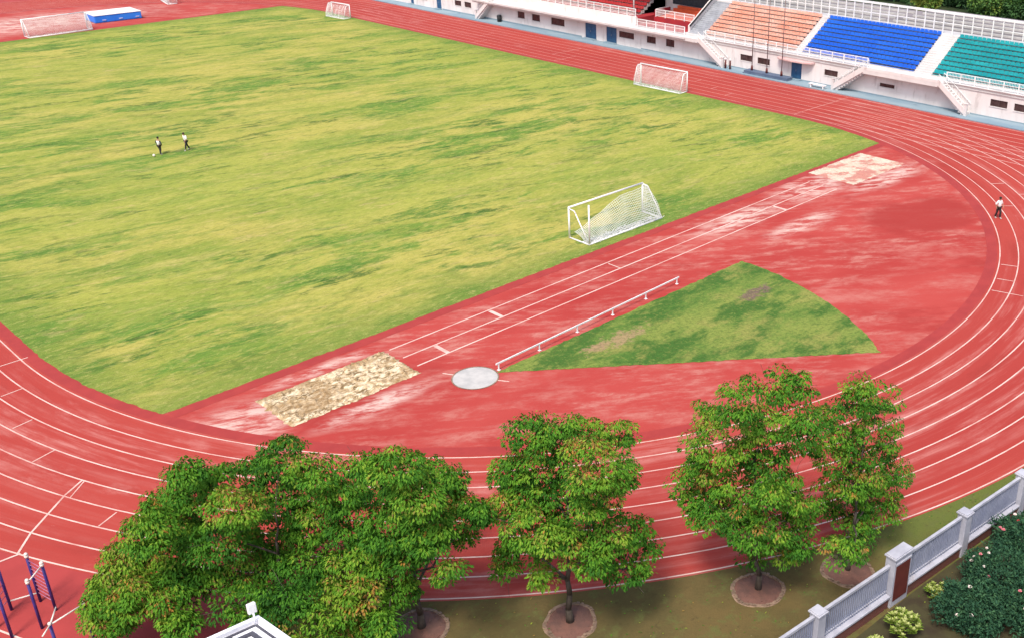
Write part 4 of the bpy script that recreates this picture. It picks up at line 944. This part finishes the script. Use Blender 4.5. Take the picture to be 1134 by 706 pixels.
person('person in a white vest with dark sleeves on the lawn, left of the pair',(-14.0,31.9,.022),math.radians(-70),1.6,.10,armL=(.12,.16),armR=(-.05,.14),vest=True)
person('person in a loose white shirt and dark trousers on the lawn, right of the pair',(-11.75,31.55,.022),math.radians(100),1.62,.26,armL=(.16,.06),armR=(-.12,.04),bend=.2)
b=MB(); b.ball((-14.65,31.75,.14),.115,nu=14,nv=9); tag(b.build('ball',M['petal_white'],None,True),'pale ball on the lawn at the feet of the person in the vest','ball')

# ------------------------------------------------------------------ behind the stand
def bgtree(x,y,h,r,seed,label,tone,cat='tree'):
    rnd=random.Random(seed); t=thing('background_tree' if h>3.4 else 'background_shrub',label,cat if h>3.4 else 'shrub',(x,y,0),'trees behind the grandstand'); B=Vector((x,y,0)); W=MB(); L=MB()
    W.tube(B,B+Vector((0,0,h*.7)),.16,.05,n=8)
    for k in range(26):
        v=rdir(rnd); c=B+Vector((v.x*r*.75,v.y*r*.75,h*.50+v.z*h*.42)); br=r*rnd.uniform(.28,.48); W.tube(B+Vector((0,0,h*.35)),c,.05,.015,n=5,cap=False); bt=rnd.gauss(0,.1)
        for q in range(210):
            d=rdir(rnd); p=c+d*br*rnd.uniform(.5,1); leaf(L,p,(d+Vector((0,0,-.3))).normalized(),(rdir(rnd)+Vector((0,0,1))).normalized(),rnd.uniform(.3,.6),rnd.uniform(.2,.35),min(1,max(0,tone+bt+rnd.gauss(0,.1)+d.z*.08)))
    W.build('trunk',M['bark'],t); L.build('crown',M['bg_leaf'],t)
for i,(x,y,h,r,tone,lab) in enumerate([(104,33,8,4,.18,'dark tree beyond the back fence, above the left part of the blue seats'),(105,28,7,3.8,.22,'dark tree beyond the back fence, just left of the pale yellow shrub'),(100,22.3,3.3,2.0,.92,'pale yellow green shrub beyond the back fence above the blue seats'),(107,22.5,8,4.0,.16,'dark tree standing behind the pale yellow shrub'),(106,17,7.5,3.8,.22,'dark green tree right of the pale yellow shrub, beyond the back fence'),(102,13.4,4.4,2.8,.66,'bright green bushy tree beyond the back fence above the teal seats'),(103,9.2,3.6,2.2,.5,'mid green bushy tree beside the bright green one, above the teal seats'),(103,4.5,5,3.4,.15,'dark tree by the right edge of the photo, beyond the teal seats'),(104,38.5,8,4,.2,'dark tree farthest left beyond the white back fence'),(113,27,9,4.4,.16,'tall dark tree at the back of the trees beyond the blue seats'),(104,-1,6.5,3.6,.2,'dark tree farthest right beyond the teal seats')]):
    bgtree(x,y,h,r,60+i,lab,tone)
t=thing('building','pale building with brown roof edges behind the trees at the upper right corner','building',(122,14,0))
mb=MB(); mb.box(117,4,0,130,22,4.4); mb.build('wall',M['wall'],t)
for z in (3.0,4.4):
    mb=MB(); mb.box(115.8,3,z,116.99 if z<4 else 131,23,z+.3); mb.build('roof' if z>4 else 'awning',M['roof_brown'] if z<4 else M['slab'],t)
for k in range(5):
    mb=MB(); mb.box(116.93,5+k*3.4,1.2,116.99,6.8+k*3.4,2.6); mb.build('window',M['glass'],t)
# low grey flat roofed sheds seen through the back fence
for (x0,y0,x1,y1,h,lab) in ((78,-8,92,16,1.6,'low grey flat shed roof seen through the fence behind the teal seats'),(76,16.4,90,46,1.4,'low grey flat shed roof seen through the fence behind the blue seats')):
    t=thing('shed',lab,'shed',((x0+x1)/2,(y0+y1)/2,0))
    mb=MB(); mb.box(x0+.2,y0+.2,0,x1-.2,y1-.2,h); mb.build('wall',M['paving'],t)
    mb=MB(); mb.box(x0,y0,h,x1,y1,h+.2); mb.build('roof',surf('shed_roof',(.13,.12,.12,1),(.24,.21,.22,1),.25,(1,.2,1)),t)
    for k in range(5):
        mb=MB(); mb.box(x0+1+k*2.6,y0+.6,h+.2,x0+1.3+k*2.6,y1-.6,h+.42); mb.build('roof_rib',M['concrete'],t)

# ------------------------------------------------------------------ camera and light
cam=bpy.data.cameras.new('camera'); co=bpy.data.objects.new('camera',cam); C.objects.link(co)
f,yaw,pitch,roll=1153.873,0.8143153,0.4486793,0.0030618
fw=Vector((math.sin(yaw)*math.cos(pitch),math.cos(yaw)*math.cos(pitch),-math.sin(pitch))); r=Vector((math.cos(yaw),-math.sin(yaw),0)); u=r.cross(fw)
rr=r*math.cos(roll)+u*math.sin(roll); uu=u*math.cos(roll)-r*math.sin(roll)
mw=Matrix((( rr.x,uu.x,-fw.x,-48.8156),(rr.y,uu.y,-fw.y,-60.2382),(rr.z,uu.z,-fw.z,27.1637),(0,0,0,1)))
co.matrix_world=mw
cam.sensor_fit='HORIZONTAL'; cam.sensor_width=36; cam.lens=f/1134*36; cam.shift_x=-153.817/1134; cam.shift_y=-3.94/1134; cam.clip_start=.5; cam.clip_end=4000
S.camera=co
w=bpy.data.worlds.new('World'); S.world=w; w.use_nodes=True; nt=w.node_tree
sky=nt.nodes.new('ShaderNodeTexSky'); sky.sky_type='NISHITA'; sky.sun_disc=False
EL=math.radians(58); AZ=math.radians(-115)    # azimuth measured from +y towards +x
sky.sun_elevation=EL; sky.sun_rotation=AZ; sky.air_density=1.0; sky.dust_density=4.0; sky.ozone_density=1.0
nt.links.new(sky.outputs[0],nt.nodes['Background'].inputs[0]); nt.nodes['Background'].inputs[1].default_value=.115
sl=bpy.data.lights.new('sun','SUN'); sl.energy=1.75; sl.angle=math.radians(13); sl.color=(1,.95,.87); so=bpy.data.objects.new('sun',sl); C.objects.link(so)
dv=Vector((math.sin(AZ)*math.cos(EL),math.cos(AZ)*math.cos(EL),math.sin(EL)))
so.rotation_euler=dv.to_track_quat('Z','Y').to_euler(); so.location=dv*200
S.view_settings.view_transform='Standard'; S.view_settings.look='None'; S.view_settings.exposure=1.0; S.view_settings.gamma=1
